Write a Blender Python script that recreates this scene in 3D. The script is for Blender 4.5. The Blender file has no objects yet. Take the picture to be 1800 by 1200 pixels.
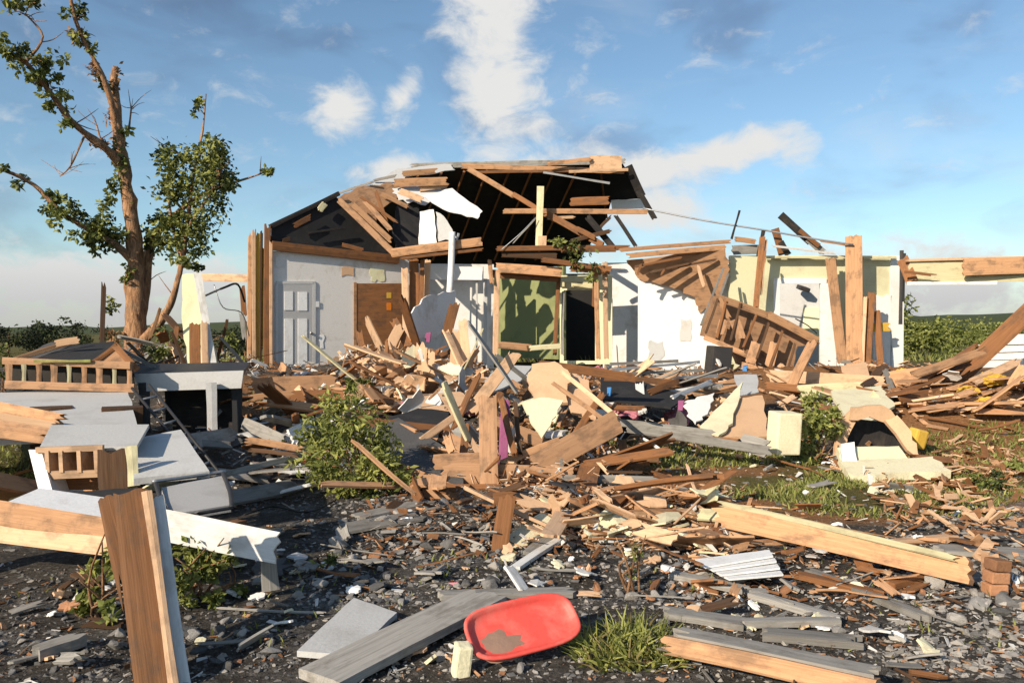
import bpy, bmesh, math, random
from mathutils import Vector, Matrix, noise
R = math.radians
rng = random.Random(7)

# ------------------------------------------------------------------ camera
CAMZ, F, PITCH = 1.6, 1400.0, math.atan(15/1400.0)
SC = bpy.context.scene
COL = SC.collection
cam_d = bpy.data.cameras.new('camera'); cam = bpy.data.objects.new('camera', cam_d); COL.objects.link(cam)
cam.location = (0, 0, CAMZ); cam.rotation_euler = (math.pi/2 - PITCH, 0, 0)
cam_d.sensor_width = 36.0; cam_d.lens = 36.0*F/1800.0; cam_d.clip_start = 0.05; cam_d.clip_end = 6000
SC.camera = cam

# ------------------------------------------------------------------ light
SUN_AZ, SUN_EL = R(40), R(26)        # sun stands behind the camera, to the left
sd = Vector((-math.sin(SUN_AZ)*math.cos(SUN_EL), -math.cos(SUN_AZ)*math.cos(SUN_EL), math.sin(SUN_EL)))
sun_d = bpy.data.lights.new('sun', 'SUN'); sun_d.energy = 4.6; sun_d.angle = R(0.5); sun_d.color = (1.0, 0.86, 0.68)
sun = bpy.data.objects.new('sun', sun_d); COL.objects.link(sun); sun.rotation_euler = sd.to_track_quat('Z', 'Y').to_euler()
SC.view_settings.view_transform = 'Standard'; SC.view_settings.look = 'None'
SC.view_settings.exposure = 0.5; SC.view_settings.gamma = 1.0

def pix_dir(x, y):
    a, b = (x-900)/F, -(y-600)/F
    c, s = math.cos(PITCH), math.sin(PITCH)
    return Vector((a, c + b*s, b*c - s))
def P(x, y, Y):
    d = pix_dir(x, y); return Vector((0, 0, CAMZ)) + d*(Y/d.y)

W = bpy.data.worlds.new('World'); SC.world = W; W.use_nodes = True
def build_world():
    nt = W.node_tree; N, L = nt.nodes, nt.links; N.clear()
    def nd(t, **k):
        n = N.new(t)
        for a, v in k.items(): setattr(n, a, v)
        return n
    out = nd('ShaderNodeOutputWorld'); bg = nd('ShaderNodeBackground'); bg.inputs[1].default_value = 0.11
    sky = nd('ShaderNodeTexSky', sky_type='NISHITA'); sky.sun_disc = False
    sky.sun_elevation = SUN_EL; sky.sun_rotation = math.pi + SUN_AZ
    sky.air_density = 1.0; sky.dust_density = 0.6; sky.ozone_density = 1.6
    tc = nd('ShaderNodeTexCoord')
    def math_(op, a, b=None, c=None):
        m = nd('ShaderNodeMath', operation=op)
        for i, v in enumerate((a, b, c)):
            if v is None: continue
            if isinstance(v, (int, float)): m.inputs[i].default_value = v
            else: L.new(v, m.inputs[i])
        return m.outputs[0]
    # cloud banks: soft ellipses of cloud on the sky sphere, broken up by noise
    def blob(px, py, rx, ry, tilt):
        c = pix_dir(px, py).normalized()
        right = Vector((c.y, -c.x, 0)).normalized(); up = right.cross(c)
        r2 = right*math.cos(tilt) + up*math.sin(tilt); u2 = up*math.cos(tilt) - right*math.sin(tilt)
        def dot(v, k):
            n = nd('ShaderNodeVectorMath', operation='DOT_PRODUCT'); L.new(tc.outputs['Generated'], n.inputs[0]); n.inputs[1].default_value = v*k
            return n.outputs['Value']
        a = dot(r2, F/rx); b = dot(u2, F/ry); f = dot(c, 1.0)
        d2 = math_('ADD', math_('MULTIPLY', a, a), math_('MULTIPLY', b, b))
        g = math_('SUBTRACT', 1.0, math_('SQRT', d2))
        g = math_('MAXIMUM', g, 0.0)
        return math_('MULTIPLY', g, math_('GREATER_THAN', f, 0.0))
    acc = None
    for args in ((872, -10, 120, 300, 0.0), (878, 170, 105, 170, 0.0), (858, 120, 50, 50, 0), (866, 205, 55, 55, 0), (600, 190, 62, 75, -.5), (712, 168, 40, 62, -.4), (1262, 278, 190, 56, 0.16), (1150, 300, 90, 60, 0.1), (1010, 310, 240, 60, 0.0), (1150, 365, 130, 70, 0.0), (690, 300, 90, 40, .2),
                 (1500, 520, 900, 110, 0.0), (150, 510, 500, 90, 0)):
        b = blob(*args); acc = b if acc is None else math_('MAXIMUM', acc, b)
    mp = nd('ShaderNodeMapping'); mp.inputs['Scale'].default_value = (1, 1, 1.6); L.new(tc.outputs['Generated'], mp.inputs['Vector'])
    n1 = nd('ShaderNodeTexNoise'); n1.inputs['Scale'].default_value = 16; n1.inputs['Detail'].default_value = 9; n1.inputs['Roughness'].default_value = 0.62; n1.inputs['Distortion'].default_value = 0.4
    L.new(mp.outputs[0], n1.inputs['Vector'])
    wisp = nd('ShaderNodeTexNoise'); wisp.inputs['Scale'].default_value = 3.2; wisp.inputs['Detail'].default_value = 7; wisp.inputs['Roughness'].default_value = 0.6; wisp.inputs['Distortion'].default_value = 0.8
    mp2 = nd('ShaderNodeMapping'); mp2.inputs['Scale'].default_value = (1, 1, 3.5); mp2.inputs['Rotation'].default_value = (0.1, 0.25, 0.3); L.new(tc.outputs['Generated'], mp2.inputs['Vector']); L.new(mp2.outputs[0], wisp.inputs['Vector'])
    dens = math_('ADD', math_('MULTIPLY', acc, 1.55), math_('MULTIPLY', math_('SUBTRACT', n1.outputs['Fac'], 0.5), 3.0))
    r = nd('ShaderNodeMapRange', interpolation_type='SMOOTHSTEP'); r.inputs[1].default_value = 0.12; r.inputs[2].default_value = 1.25; L.new(dens, r.inputs[0])
    rw = nd('ShaderNodeMapRange', interpolation_type='SMOOTHSTEP'); rw.inputs[1].default_value = 0.48; rw.inputs[2].default_value = 0.80; rw.inputs[4].default_value = 0.30; L.new(wisp.outputs['Fac'], rw.inputs[0])
    sep = nd('ShaderNodeSeparateXYZ'); L.new(tc.outputs['Generated'], sep.inputs[0])
    hz = nd('ShaderNodeMapRange', interpolation_type='SMOOTHSTEP'); hz.inputs[1].default_value = 0.115; hz.inputs[2].default_value = 0.0; hz.inputs[3].default_value = 0.0; hz.inputs[4].default_value = 0.80
    L.new(sep.outputs['Z'], hz.inputs[0])
    cl = math_('MAXIMUM', math_('MAXIMUM', r.outputs[0], rw.outputs[0]), hz.outputs[0])
    mix = nd('ShaderNodeMix', data_type='RGBA'); L.new(cl, mix.inputs[0])
    shade = nd('ShaderNodeMix', data_type='RGBA'); L.new(hz.outputs[0], shade.inputs[0])
    shade.inputs[6].default_value = (5.15, 5.15, 5.05, 1); shade.inputs[7].default_value = (3.1, 3.12, 3.15, 1)
    tint = nd('ShaderNodeMix', data_type='RGBA', blend_type='MULTIPLY'); tint.inputs[0].default_value = 1.0
    L.new(sky.outputs[0], tint.inputs[6])
    wisp2 = nd('ShaderNodeTexNoise'); wisp2.inputs['Scale'].default_value = 4.5; wisp2.inputs['Detail'].default_value = 6; wisp2.inputs['Distortion'].default_value = 0.6; mp3 = nd('ShaderNodeMapping'); mp3.inputs['Scale'].default_value = (1, 1, 2.4); mp3.inputs['Location'].default_value = (3.1, 1.7, .4); L.new(tc.outputs['Generated'], mp3.inputs['Vector']); L.new(mp3.outputs[0], wisp2.inputs['Vector'])
    dk = nd('ShaderNodeMapRange', interpolation_type='SMOOTHSTEP'); dk.inputs[1].default_value = 0.45; dk.inputs[2].default_value = 0.68; L.new(wisp2.outputs['Fac'], dk.inputs[0])
    dkm = nd('ShaderNodeMix', data_type='RGBA'); L.new(dk.outputs[0], dkm.inputs[0]); dkm.inputs[6].default_value = (0.82, 0.92, 0.93, 1); dkm.inputs[7].default_value = (0.66, 0.68, 0.70, 1); L.new(dkm.outputs[2], tint.inputs[7])
    L.new(tint.outputs[2], mix.inputs[6]); L.new(shade.outputs[2], mix.inputs[7])
    L.new(mix.outputs[2], bg.inputs[0]); L.new(bg.outputs[0], out.inputs[0])
build_world()

# ------------------------------------------------------------------ terrain shape
def sstep(a, b, v):
    t = min(1, max(0, (v-a)/(b-a))); return t*t*(3-2*t)
HEAPS = [(-2.6, 16.2, 1.5, 1.1, .50), (-0.9, 14.4, 1.6, 1.4, .35), (0.4, 11.2, 1.2, 1.1, .28), (3.1, 14.2, 1.5, 1.0, .20), (-5.0, 14.6, 1.6, 1.2, .22),
         (7.0, 12.0, 1.7, 1.2, .55), (5.6, 15.6, 2.2, 1.0, .35), (9.3, 15.0, 2.2, 1.5, .50), (-8.0, 17.0, 3.0, 2.5, .45), (-3.6, 11.8, 1.4, 1.4, .18), (0.7, 7.6, .9, .6, .10)]
def H(x, y):
    z = 0.66*sstep(7.5, 18.0, y) * (1 - sstep(28, 60, y))
    if y < 40 and abs(x) < 40:
        for hx, hy, sx, sy, a in HEAPS:
            q = ((x-hx)/sx)**2 + ((y-hy)/sy)**2
            if q < 6: z += a*math.exp(-q)
        k = 1 - sstep(22, 38, y)
        z += k*(0.07*noise.noise(Vector((x*.55, y*.55, 1.3))) + 0.035*noise.noise(Vector((x*1.9, y*1.9, 4.1))))
    return z
def G(x, y, lift=0.0):
    d = pix_dir(x, y); o = Vector((0, 0, CAMZ)); t = 1.5
    while t < 400:
        p = o + d*t
        if p.z <= H(p.x, p.y) + lift: break
        t += 0.02 + t*0.002
    p = o + d*t; p.z = H(p.x, p.y) + lift
    return p

# ------------------------------------------------------------------ materials
MATS = {}
def new_mat(name):
    m = bpy.data.materials.new(name); m.use_nodes = True; nt = m.node_tree; nt.nodes.clear()
    o = nt.nodes.new('ShaderNodeOutputMaterial'); b = nt.nodes.new('ShaderNodeBsdfPrincipled'); nt.links.new(b.outputs[0], o.inputs[0])
    MATS[name] = m
    return m, nt.nodes, nt.links, b
def ramp(N, stops):
    r = N.new('ShaderNodeValToRGB'); e = r.color_ramp.elements
    e[0].position, e[0].color = stops[0][0], (*stops[0][1], 1); e[1].position, e[1].color = stops[-1][0], (*stops[-1][1], 1)
    for p, c in stops[1:-1]:
        n = e.new(p); n.color = (*c, 1)
    return r
def tex(N, L, vec, scale, detail=5, rough=.6, dist=0.0):
    n = N.new('ShaderNodeTexNoise'); n.inputs['Scale'].default_value = scale; n.inputs['Detail'].default_value = detail
    n.inputs['Roughness'].default_value = rough; n.inputs['Distortion'].default_value = dist; L.new(vec, n.inputs['Vector']); return n.outputs['Fac']
def mapped(N, L, sc, coord='Object', rnd=True):
    t = N.new('ShaderNodeTexCoord'); m = N.new('ShaderNodeMapping'); m.inputs['Scale'].default_value = sc; L.new(t.outputs[coord], m.inputs['Vector'])
    if rnd:
        oi = N.new('ShaderNodeObjectInfo'); k = N.new('ShaderNodeMath'); k.operation = 'MULTIPLY'; k.inputs[1].default_value = 37.0; L.new(oi.outputs['Random'], k.inputs[0])
        cb = N.new('ShaderNodeCombineXYZ'); [L.new(k.outputs[0], cb.inputs[i]) for i in range(3)]
        L.new(cb.outputs[0], m.inputs['Location'])
    return m.outputs[0]
def mixc(N, L, fac, a, b, mode='MIX'):
    m = N.new('ShaderNodeMix'); m.data_type = 'RGBA'; m.blend_type = mode
    for s, v in ((0, fac), (6, a), (7, b)):
        if isinstance(v, (int, float)): m.inputs[s].default_value = v
        elif isinstance(v, tuple): m.inputs[s].default_value = (*v, 1)
        else: L.new(v, m.inputs[s])
    return m.outputs[2]
def rampf(N, L, fac, lo, hi, a=0.0, b=1.0):
    m = N.new('ShaderNodeMapRange'); m.inputs[1].default_value = lo; m.inputs[2].default_value = hi; m.inputs[3].default_value = a; m.inputs[4].default_value = b
    L.new(fac, m.inputs[0]); return m.outputs[0]
def bump(N, L, b, h, strength, dist=0.01):
    n = N.new('ShaderNodeBump'); n.inputs['Strength'].default_value = strength; n.inputs['Distance'].default_value = dist
    L.new(h, n.inputs['Height']); L.new(n.outputs[0], b.inputs['Normal'])
def wood(name, c1, c2, dirt=(.07, .055, .042), amt=.5, vary=.35):
    m, N, L, b = new_mat(name)
    v = mapped(N, L, (1.3, 26, 26)); g1 = tex(N, L, v, 1.6, 6, .62, .5); v3 = mapped(N, L, (3.2, 110, 110)); g2 = tex(N, L, v3, 1.3, 4, .6)
    mg = N.new('ShaderNodeMath'); mg.operation = 'MULTIPLY_ADD'; mg.inputs[1].default_value = .55; L.new(g1, mg.inputs[0]); mh = N.new('ShaderNodeMath'); mh.operation = 'MULTIPLY'; mh.inputs[1].default_value = .45; L.new(g2, mh.inputs[0]); L.new(mh.outputs[0], mg.inputs[2]); g = mg.outputs[0]
    col = ramp(N, [(.28, c1), (.72, c2)]); L.new(g, col.inputs[0])
    v2 = mapped(N, L, (3, 5, 5)); s = tex(N, L, v2, 1.4, 6, .65)
    c = mixc(N, L, rampf(N, L, s, .50, .64, 0, amt), col.outputs[0], dirt)
    oi = N.new('ShaderNodeObjectInfo'); k = rampf(N, L, oi.outputs['Random'], 0, 1, 1-vary, 1+vary*.55)
    cb = N.new('ShaderNodeCombineColor'); [L.new(k, cb.inputs[i]) for i in range(3)]
    c = mixc(N, L, 1.0, c, cb.outputs[0], 'MULTIPLY'); L.new(c, b.inputs['Base Color'])
    b.inputs['Roughness'].default_value = .78; b.inputs['Specular IOR Level'].default_value = .25
    bump(N, L, b, g, .55, .006)
    return m
def plain(name, c, dirt, amt=.4, scale=3.0, rough=.7, bmp=.3, spec=.3, vary=.12, coord='Object', metal=0, lo=.5, hi=.72, bsc=40):
    m, N, L, b = new_mat(name)
    v = mapped(N, L, (1, 1, 1), coord); s = tex(N, L, v, scale, 8, .66, .3); f = tex(N, L, v, bsc, 4, .6)
    cc = mixc(N, L, rampf(N, L, s, lo, hi, 0, amt), c, dirt)
    cc = mixc(N, L, rampf(N, L, f, .45, .75, 0, .25), cc, tuple(x*.55 for x in c))
    oi = N.new('ShaderNodeObjectInfo'); k = rampf(N, L, oi.outputs['Random'], 0, 1, 1-vary, 1+vary*.6)
    cb = N.new('ShaderNodeCombineColor'); [L.new(k, cb.inputs[i]) for i in range(3)]
    cc = mixc(N, L, 1.0, cc, cb.outputs[0], 'MULTIPLY'); L.new(cc, b.inputs['Base Color'])
    b.inputs['Roughness'].default_value = rough; b.inputs['Specular IOR Level'].default_value = spec; b.inputs['Metallic'].default_value = metal
    if bmp: bump(N, L, b, f, bmp, .008)
    return m
wood('pine', (.34, .175, .085), (.60, .35, .19))
wood('pine_light', (.50, .31, .18), (.69, .46, .29), amt=.4)
wood('brown', (.15, .062, .022), (.33, .15, .062))
wood('post_wood', (.105, .048, .02), (.24, .115, .052), amt=.6, vary=0)
wood('dark_wood', (.045, .025, .013), (.13, .066, .033))
wood('grey_wood', (.17, .16, .145), (.40, .38, .345), dirt=(.10, .085, .065), vary=.4)
wood('cream_wood', (.50, .45, .26), (.72, .66, .42), amt=.3)
wood('white_wood', (.58, .57, .54), (.80, .79, .76), dirt=(.25, .2, .15), amt=.35, vary=.15)
wood('ply', (.34, .18, .095), (.52, .31, .175), amt=.5)
wood('black_wood', (.012, .011, .011), (.035, .03, .028), vary=.3)  # black wood tone; also stands in for shade under table and in hollow
def bark_mat():
    m, N, L, b = new_mat('bark'); v = mapped(N, L, (9, 9, 2.2), 'Object', False); g = tex(N, L, v, 1.6, 9, .7, .8); v2 = mapped(N, L, (1, 1, 1), 'Object', False); s2 = tex(N, L, v2, 1.7, 6, .6)
    col = ramp(N, [(.30, (.07, .038, .02)), (.48, (.30, .155, .075)), (.70, (.58, .34, .18))]); L.new(g, col.inputs[0]); c = mixc(N, L, rampf(N, L, s2, .5, .68, 0, .65), col.outputs[0], (.12, .095, .07)); L.new(c, b.inputs['Base Color'])
    b.inputs['Roughness'].default_value = .95; bump(N, L, b, g, 1.0, .05)
bark_mat()
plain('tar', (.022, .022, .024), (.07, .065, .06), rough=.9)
plain('shingle', (.085, .083, .082), (.16, .15, .14), rough=.95, bmp=.8)
plain('grey_wall', (.70, .68, .65), (.46, .41, .34), amt=.6, scale=1.5, rough=.8, bmp=.12, lo=.52, hi=.62)
plain('white_wall', (.84, .83, .80), (.55, .50, .43), amt=.4, scale=1.2, rough=.8, bmp=.1)
plain('cream_wall', (.72, .70, .46), (.50, .41, .26), amt=.65, scale=1.3, rough=.85, bmp=.15)
plain('green_wall', (.25, .27, .12), (.05, .065, .02), amt=.6, scale=.8, rough=.85)
plain('door_grey', (.47, .47, .47), (.38, .36, .33), amt=.3, rough=.5, bmp=.05)
plain('white_paint', (.80, .80, .79), (.42, .38, .32), amt=.5, scale=4, rough=.55)
plain('grey_panel', (.52, .52, .51), (.30, .28, .25), amt=.45, scale=2.2, rough=.7)
plain('drywall', (.60, .59, .56), (.45, .36, .26), amt=.6, scale=4, rough=.9)
plain('tan_board', (.62, .40, .24), (.40, .25, .14), amt=.5, scale=3, rough=.85)
plain('interior_shade', (.03, .028, .026), (.06, .05, .04), rough=.95)  # near-black colour stands in for unlit rooms and shaded gaps
plain('metal', (.42, .43, .44), (.20, .14, .09), amt=.5, scale=5, rough=.45, metal=.7, bmp=.1)
plain('black_metal', (.03, .03, .032), (.10, .07, .05), rough=.5, bmp=.1)
plain('insulation', (.72, .44, .07), (.80, .55, .16), amt=.6, scale=8, rough=1, bmp=1, spec=.0, bsc=70)
plain('pink_fluff', (.52, .20, .24), (.65, .32, .34), amt=.6, scale=9, rough=1, bmp=1, spec=0, bsc=70)
plain('concrete', (.42, .40, .36), (.25, .22, .18), amt=.5, scale=6, rough=.95, bmp=.6)
plain('pale_plaster', (.72, .67, .46), (.55, .42, .28), amt=.6, scale=3.5, rough=.95, bmp=.6)
plain('stone', (.20, .195, .19), (.34, .32, .29), amt=.8, scale=4, rough=.95, bmp=.7, vary=.55, spec=.15)
plain('stone_pale', (.44, .41, .37), (.26, .22, .18), amt=.7, scale=5, rough=.95, bmp=.7, vary=.4, spec=.15)
plain('stone_brick', (.38, .19, .10), (.25, .13, .08), amt=.7, scale=5, rough=.95, bmp=.7, vary=.4, spec=.15)
plain('red_plastic', (.74, .095, .075), (.62, .24, .19), amt=.75, scale=6, rough=.5, bmp=.05, spec=.3, vary=0, lo=.46, hi=.74)
plain('mud', (.30, .19, .14), (.16, .12, .10), rough=.9, amt=.7)
plain('orange_paint', (.75, .22, .02), (.5, .2, .05), rough=.6)
plain('yellow_paint', (.68, .42, .06), (.45, .3, .1), rough=.6)
plain('blue_paint', (.06, .22, .50), (.1, .2, .3), rough=.5)
plain('purple_cloth', (.24, .07, .16), (.35, .15, .22), rough=.95)
plain('grey_cloth', (.36, .36, .36), (.22, .21, .2), amt=.6, rough=.95, bsc=90)
plain('cable_black', (.02, .02, .02), (.05, .05, .05), rough=.6)
plain('hedge_far', (.05, .065, .022), (.085, .095, .04), rough=1, coord='Object', scale=.7)
def leaf_mat(name, c):
    m, N, L, b = new_mat(name)
    v = mapped(N, L, (1, 1, 1), 'Object', False); s = tex(N, L, v, 9, 3)
    cc = mixc(N, L, rampf(N, L, s, .35, .7, 0, 1), tuple(x*.72 for x in c), tuple(min(1, x*1.25) for x in c)); L.new(cc, b.inputs['Base Color'])
    b.inputs['Roughness'].default_value = .6; b.inputs['Specular IOR Level'].default_value = .25
    tr = N.new('ShaderNodeBsdfTranslucent'); L.new(cc, tr.inputs[0]); mx = N.new('ShaderNodeMixShader'); mx.inputs[0].default_value = .28
    o = [n for n in N if n.type == 'OUTPUT_MATERIAL'][0]; L.new(b.outputs[0], mx.inputs[1]); L.new(tr.outputs[0], mx.inputs[2]); L.new(mx.outputs[0], o.inputs[0])
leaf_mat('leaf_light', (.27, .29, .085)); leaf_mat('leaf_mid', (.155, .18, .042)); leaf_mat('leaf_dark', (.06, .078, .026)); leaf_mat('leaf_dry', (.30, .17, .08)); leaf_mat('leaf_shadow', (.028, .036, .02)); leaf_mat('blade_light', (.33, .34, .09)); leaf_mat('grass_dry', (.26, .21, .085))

def ground_mat():
    m, N, L, b = new_mat('ground')
    t = N.new('ShaderNodeTexCoord'); pos = t.outputs['Object']
    big = tex(N, L, pos, .55, 8, .65, .3); mid = tex(N, L, pos, 2.4, 8, .7); fine = tex(N, L, pos, 30, 6, .75)
    sep = N.new('ShaderNodeSeparateXYZ'); L.new(pos, sep.inputs[0])
    def mm(op, a, b_=None):
        n = N.new('ShaderNodeMath'); n.operation = op
        for i, v in enumerate((a, b_)):
            if v is None: continue
            if isinstance(v, (int, float)): n.inputs[i].default_value = v
            else: L.new(v, n.inputs[i])
        return n.outputs[0]
    def ell(cx, cy, rx, ry):
        dx = mm('DIVIDE', mm('SUBTRACT', sep.outputs[0], cx), rx); dy = mm('DIVIDE', mm('SUBTRACT', sep.outputs[1], cy), ry)
        q = mm('SQRT', mm('ADD', mm('MULTIPLY', dx, dx), mm('MULTIPLY', dy, dy)))
        q = mm('SUBTRACT', q, mm('MULTIPLY', mm('SUBTRACT', mid, .5), 1.1))
        return rampf(N, L, q, 1.1, .75, 0, 1)
    soil = ramp(N, [(.3, (.018, .016, .014)), (.56, (.075, .065, .055)), (.73, (.19, .17, .145))]); L.new(fine, soil.inputs[0])
    dirt = ramp(N, [(.3, (.13, .062, .026)), (.7, (.34, .18, .085))]); L.new(fine, dirt.inputs[0])
    grav = ramp(N, [(.35, (.06, .056, .052)), (.68, (.30, .28, .255))]); L.new(fine, grav.inputs[0])
    gras = ramp(N, [(.3, (.05, .045, .014)), (.7, (.17, .145, .05))]); L.new(fine, gras.inputs[0])
    c = mixc(N, L, rampf(N, L, mid, .48, .66, 0, .65), soil.outputs[0], grav.outputs[0])
    for e in ((2.9, 9.1, 2.2, 1.0), (3.0, 7.2, 1.8, .7), (-3.5, 13.5, 2.2, 1.8), (7.2, 11.6, 3.0, 2.2), (2.4, 8.6, 2.6, .9), (1.2, 9.8, 1.8, 1.6), (6.0, 9.4, 1.8, .8), (4.6, 7.4, .8, .4), (.6, 7.9, 1.6, 1.0), (5, 15, 4.5, 1.8), (0, 15, 3.5, 2.0)):
        c = mixc(N, L, ell(*e), c, dirt.outputs[0])
    for e in ((6.2, 6.1, 2.2, 2.2),):
        c = mixc(N, L, ell(*e), c, grav.outputs[0])
    for e in ((3.4, 8.0, 1.5, .75), (3.5, 7.2, 1.1, .5), (4.6, 8.7, 1.7, .9), (2.2, 9.8, 1.5, .8), (-6, 8.6, 1.8, 2.5), (6.4, 9.0, 1.2, .8)):
        c = mixc(N, L, ell(*e), c, gras.outputs[0])
    far = rampf(N, L, sep.outputs[1], 20, 26, 0, 1); c = mixc(N, L, far, c, gras.outputs[0])
    L.new(c, b.inputs['Base Color']); b.inputs['Roughness'].default_value = .95; b.inputs['Specular IOR Level'].default_value = .1
    h = mm('ADD', fine, mm('MULTIPLY', mid, 1.5)); bump(N, L, b, h, .9, .03)
ground_mat()

# ------------------------------------------------------------------ object helpers
def finish(o, label=None, cat=None, group=None, parent=None, kind=None):
    if parent is not None:
        o.parent = parent; o.matrix_local = world_of(parent).inverted() @ Matrix.LocRotScale(o.location, o.rotation_euler, o.scale)
        if label: o['label'] = label
    else:
        if label: o['label'] = label
        if cat: o['category'] = cat
        if group: o['group'] = group
    if kind or parent is None: o['kind'] = kind or 'thing'
    return o
def world_of(p):
    m = Matrix.LocRotScale(p.location, p.rotation_euler, p.scale)
    return m if p.parent is None else world_of(p.parent) @ m
def link(name, me, mat=None, loc=(0, 0, 0), rot=None):
    o = bpy.data.objects.new(name, me); COL.objects.link(o); o.location = loc
    if rot is not None: o.rotation_euler = rot
    for m in ([mat] if isinstance(mat, str) else mat or []): me.materials.append(MATS[m])
    return o
def thing(name, loc, label, cat, group=None):
    o = bpy.data.objects.new(name, None); COL.objects.link(o); o.location = loc; o.empty_display_size = .2
    return finish(o, label, cat, group)
def to_mesh(bm, name, smooth=False):
    bmesh.ops.recalc_face_normals(bm, faces=bm.faces); me = bpy.data.meshes.new(name); bm.to_mesh(me); bm.free()
    if smooth:
        for p in me.polygons: p.use_smooth = True
    return me
def plank_mesh(Ln, w, t, rag0=0.0, rag1=0.0, bend=0.0, twist=0.0, bev=True):
    """closed plank along +x from 0 to Ln, ends ragged by rag0/rag1, warped a little"""
    nx, nw = 5, (6 if (rag0 or rag1) else 2)
    bm = bmesh.new(); e0 = [rng.random()*rag0 for _ in range(nw+1)]; e1 = [rng.random()*rag1 for _ in range(nw+1)]
    grid = {}
    for s in (0, 1):
        for i in range(nx+1):
            for j in range(nw+1):
                u = i/nx; x = (e0[j]*(1-u)) + u*Ln - e1[j]*u
                y = (j/nw-.5)*w; z = (s-.5)*t
                if bev and t > .02 and j in (0, nw): y *= .985; z *= .86
                a = twist*(u-.5); y, z = y*math.cos(a)-z*math.sin(a), y*math.sin(a)+z*math.cos(a)
                z += bend*4*u*(1-u); y += .004*math.sin(5*u+j)
                grid[s, i, j] = bm.verts.new((x, y, z))
    for s in (0, 1):
        for i in range(nx):
            for j in range(nw): bm.faces.new([grid[s, i, j], grid[s, i+1, j], grid[s, i+1, j+1], grid[s, i, j+1]])
    for i in range(nx):
        for j in (0, nw): bm.faces.new([grid[0, i, j], grid[0, i+1, j], grid[1, i+1, j], grid[1, i, j]])
    for j in range(nw):
        for i in (0, nx): bm.faces.new([grid[0, i, j], grid[0, i, j+1], grid[1, i, j+1], grid[1, i, j]])
    return to_mesh(bm, 'plank')
def frame_from(a, b, roll=0.0, face=None):
    x = (b-a).normalized(); v = face if face is not None else (Vector((0, 0, CAMZ)) - (a+b)/2).normalized()
    z = (v - x*v.dot(x))
    z = z.normalized() if z.length > 1e-4 else x.orthogonal().normalized()
    z = Matrix.Rotation(R(roll), 3, x) @ z
    y = z.cross(x)
    return Matrix((x, y, z)).transposed().to_4x4()
def board(name, label, cat, a, b, w, t, mat, roll=0, rag=(0, 0), bend=0, twist=0, face=None, group=None, parent=None, kind=None):
    """a plank between two points in space; its wide face looks at the camera (or along face), then rolled about its length"""
    o = link(name, plank_mesh((b-a).length, w, t, rag[0], rag[1], bend, twist), mat)
    M = frame_from(a, b, roll, face); o.rotation_euler = M.to_euler(); o.location = a
    return finish(o, label, cat, group, parent, kind)
UP = Vector((0, 0, 1)); FR = Vector((0, -1, 0))
def B(name, label, cat, x0, y0, Y0, x1, y1, Y1, w, t, mat, **k):
    a = P(x0, y0, Y0) if Y0 else G(x0, y0, t/2+.01); b = P(x1, y1, Y1) if Y1 else G(x1, y1, t/2+.01)
    if not Y0 and not Y1: k.setdefault('face', UP)
    return board(name, label, cat, a, b, w, t, mat, **k)
def slab(name, label, cat, pts, t, mat, rag=0.0, group=None, parent=None, kind=None, away=True, segs=5, holes=False):
    """a flat board with the given outline (points in space), thickness t going away from the camera"""
    pts = [Vector(p) for p in pts]; c = sum(pts, Vector())/len(pts)
    n = Vector()
    for i in range(len(pts)): n += (pts[i]-c).cross(pts[(i+1) % len(pts)]-c)
    n.normalize(); v = Vector((0, 0, CAMZ))-c
    if n.dot(v) < 0: n = -n
    x = (pts[1]-pts[0]); x = (x - n*x.dot(n)).normalized(); y = n.cross(x)
    out = []
    for i, p in enumerate(pts):
        q = pts[(i+1) % len(pts)]; ln = (q-p).length
        m = max(1, min(segs, int(ln/.08))) if rag else 1
        for k_ in range(m):
            r = p.lerp(q, k_/m)
            if rag and k_: r += Vector((rng.uniform(-1, 1), rng.uniform(-1, 1), rng.uniform(-1, 1)))*rag
            r = r - c; out.append((r.dot(x), r.dot(y)))
    bm = bmesh.new(); top = [bm.verts.new((px, py, 0)) for px, py in out]; bot = [bm.verts.new((px, py, -t)) for px, py in out]
    bm.faces.new(top); bm.faces.new(bot[::-1])
    for i in range(len(out)): bm.faces.new([top[i], bot[i], bot[(i+1) % len(out)], top[(i+1) % len(out)]])
    o = link(name, to_mesh(bm, name), mat); o.location = c; o.rotation_euler = Matrix((x, y, n)).transposed().to_euler()
    return finish(o, label, cat, group, parent, kind)
def S(name, label, cat, px, t, mat, **k):
    return slab(name, label, cat, [P(*p) if len(p) == 3 else G(p[0], p[1], t+.01) for p in px], t, mat, **k)
def box_mesh(sx, sy, sz, bev=.0, segs=2):
    bm = bmesh.new(); bmesh.ops.create_cube(bm, size=1); bmesh.ops.scale(bm, vec=(sx, sy, sz), verts=bm.verts)
    if bev: bmesh.ops.bevel(bm, geom=bm.edges[:], offset=bev, segments=segs, affect='EDGES', profile=.6)
    return to_mesh(bm, 'box', False)
def box(name, label, cat, c, size, mat, rot=(0, 0, 0), bev=.008, **k):
    o = link(name, box_mesh(*size, bev), mat, c, rot); return finish(o, label, cat, **k)
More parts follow.
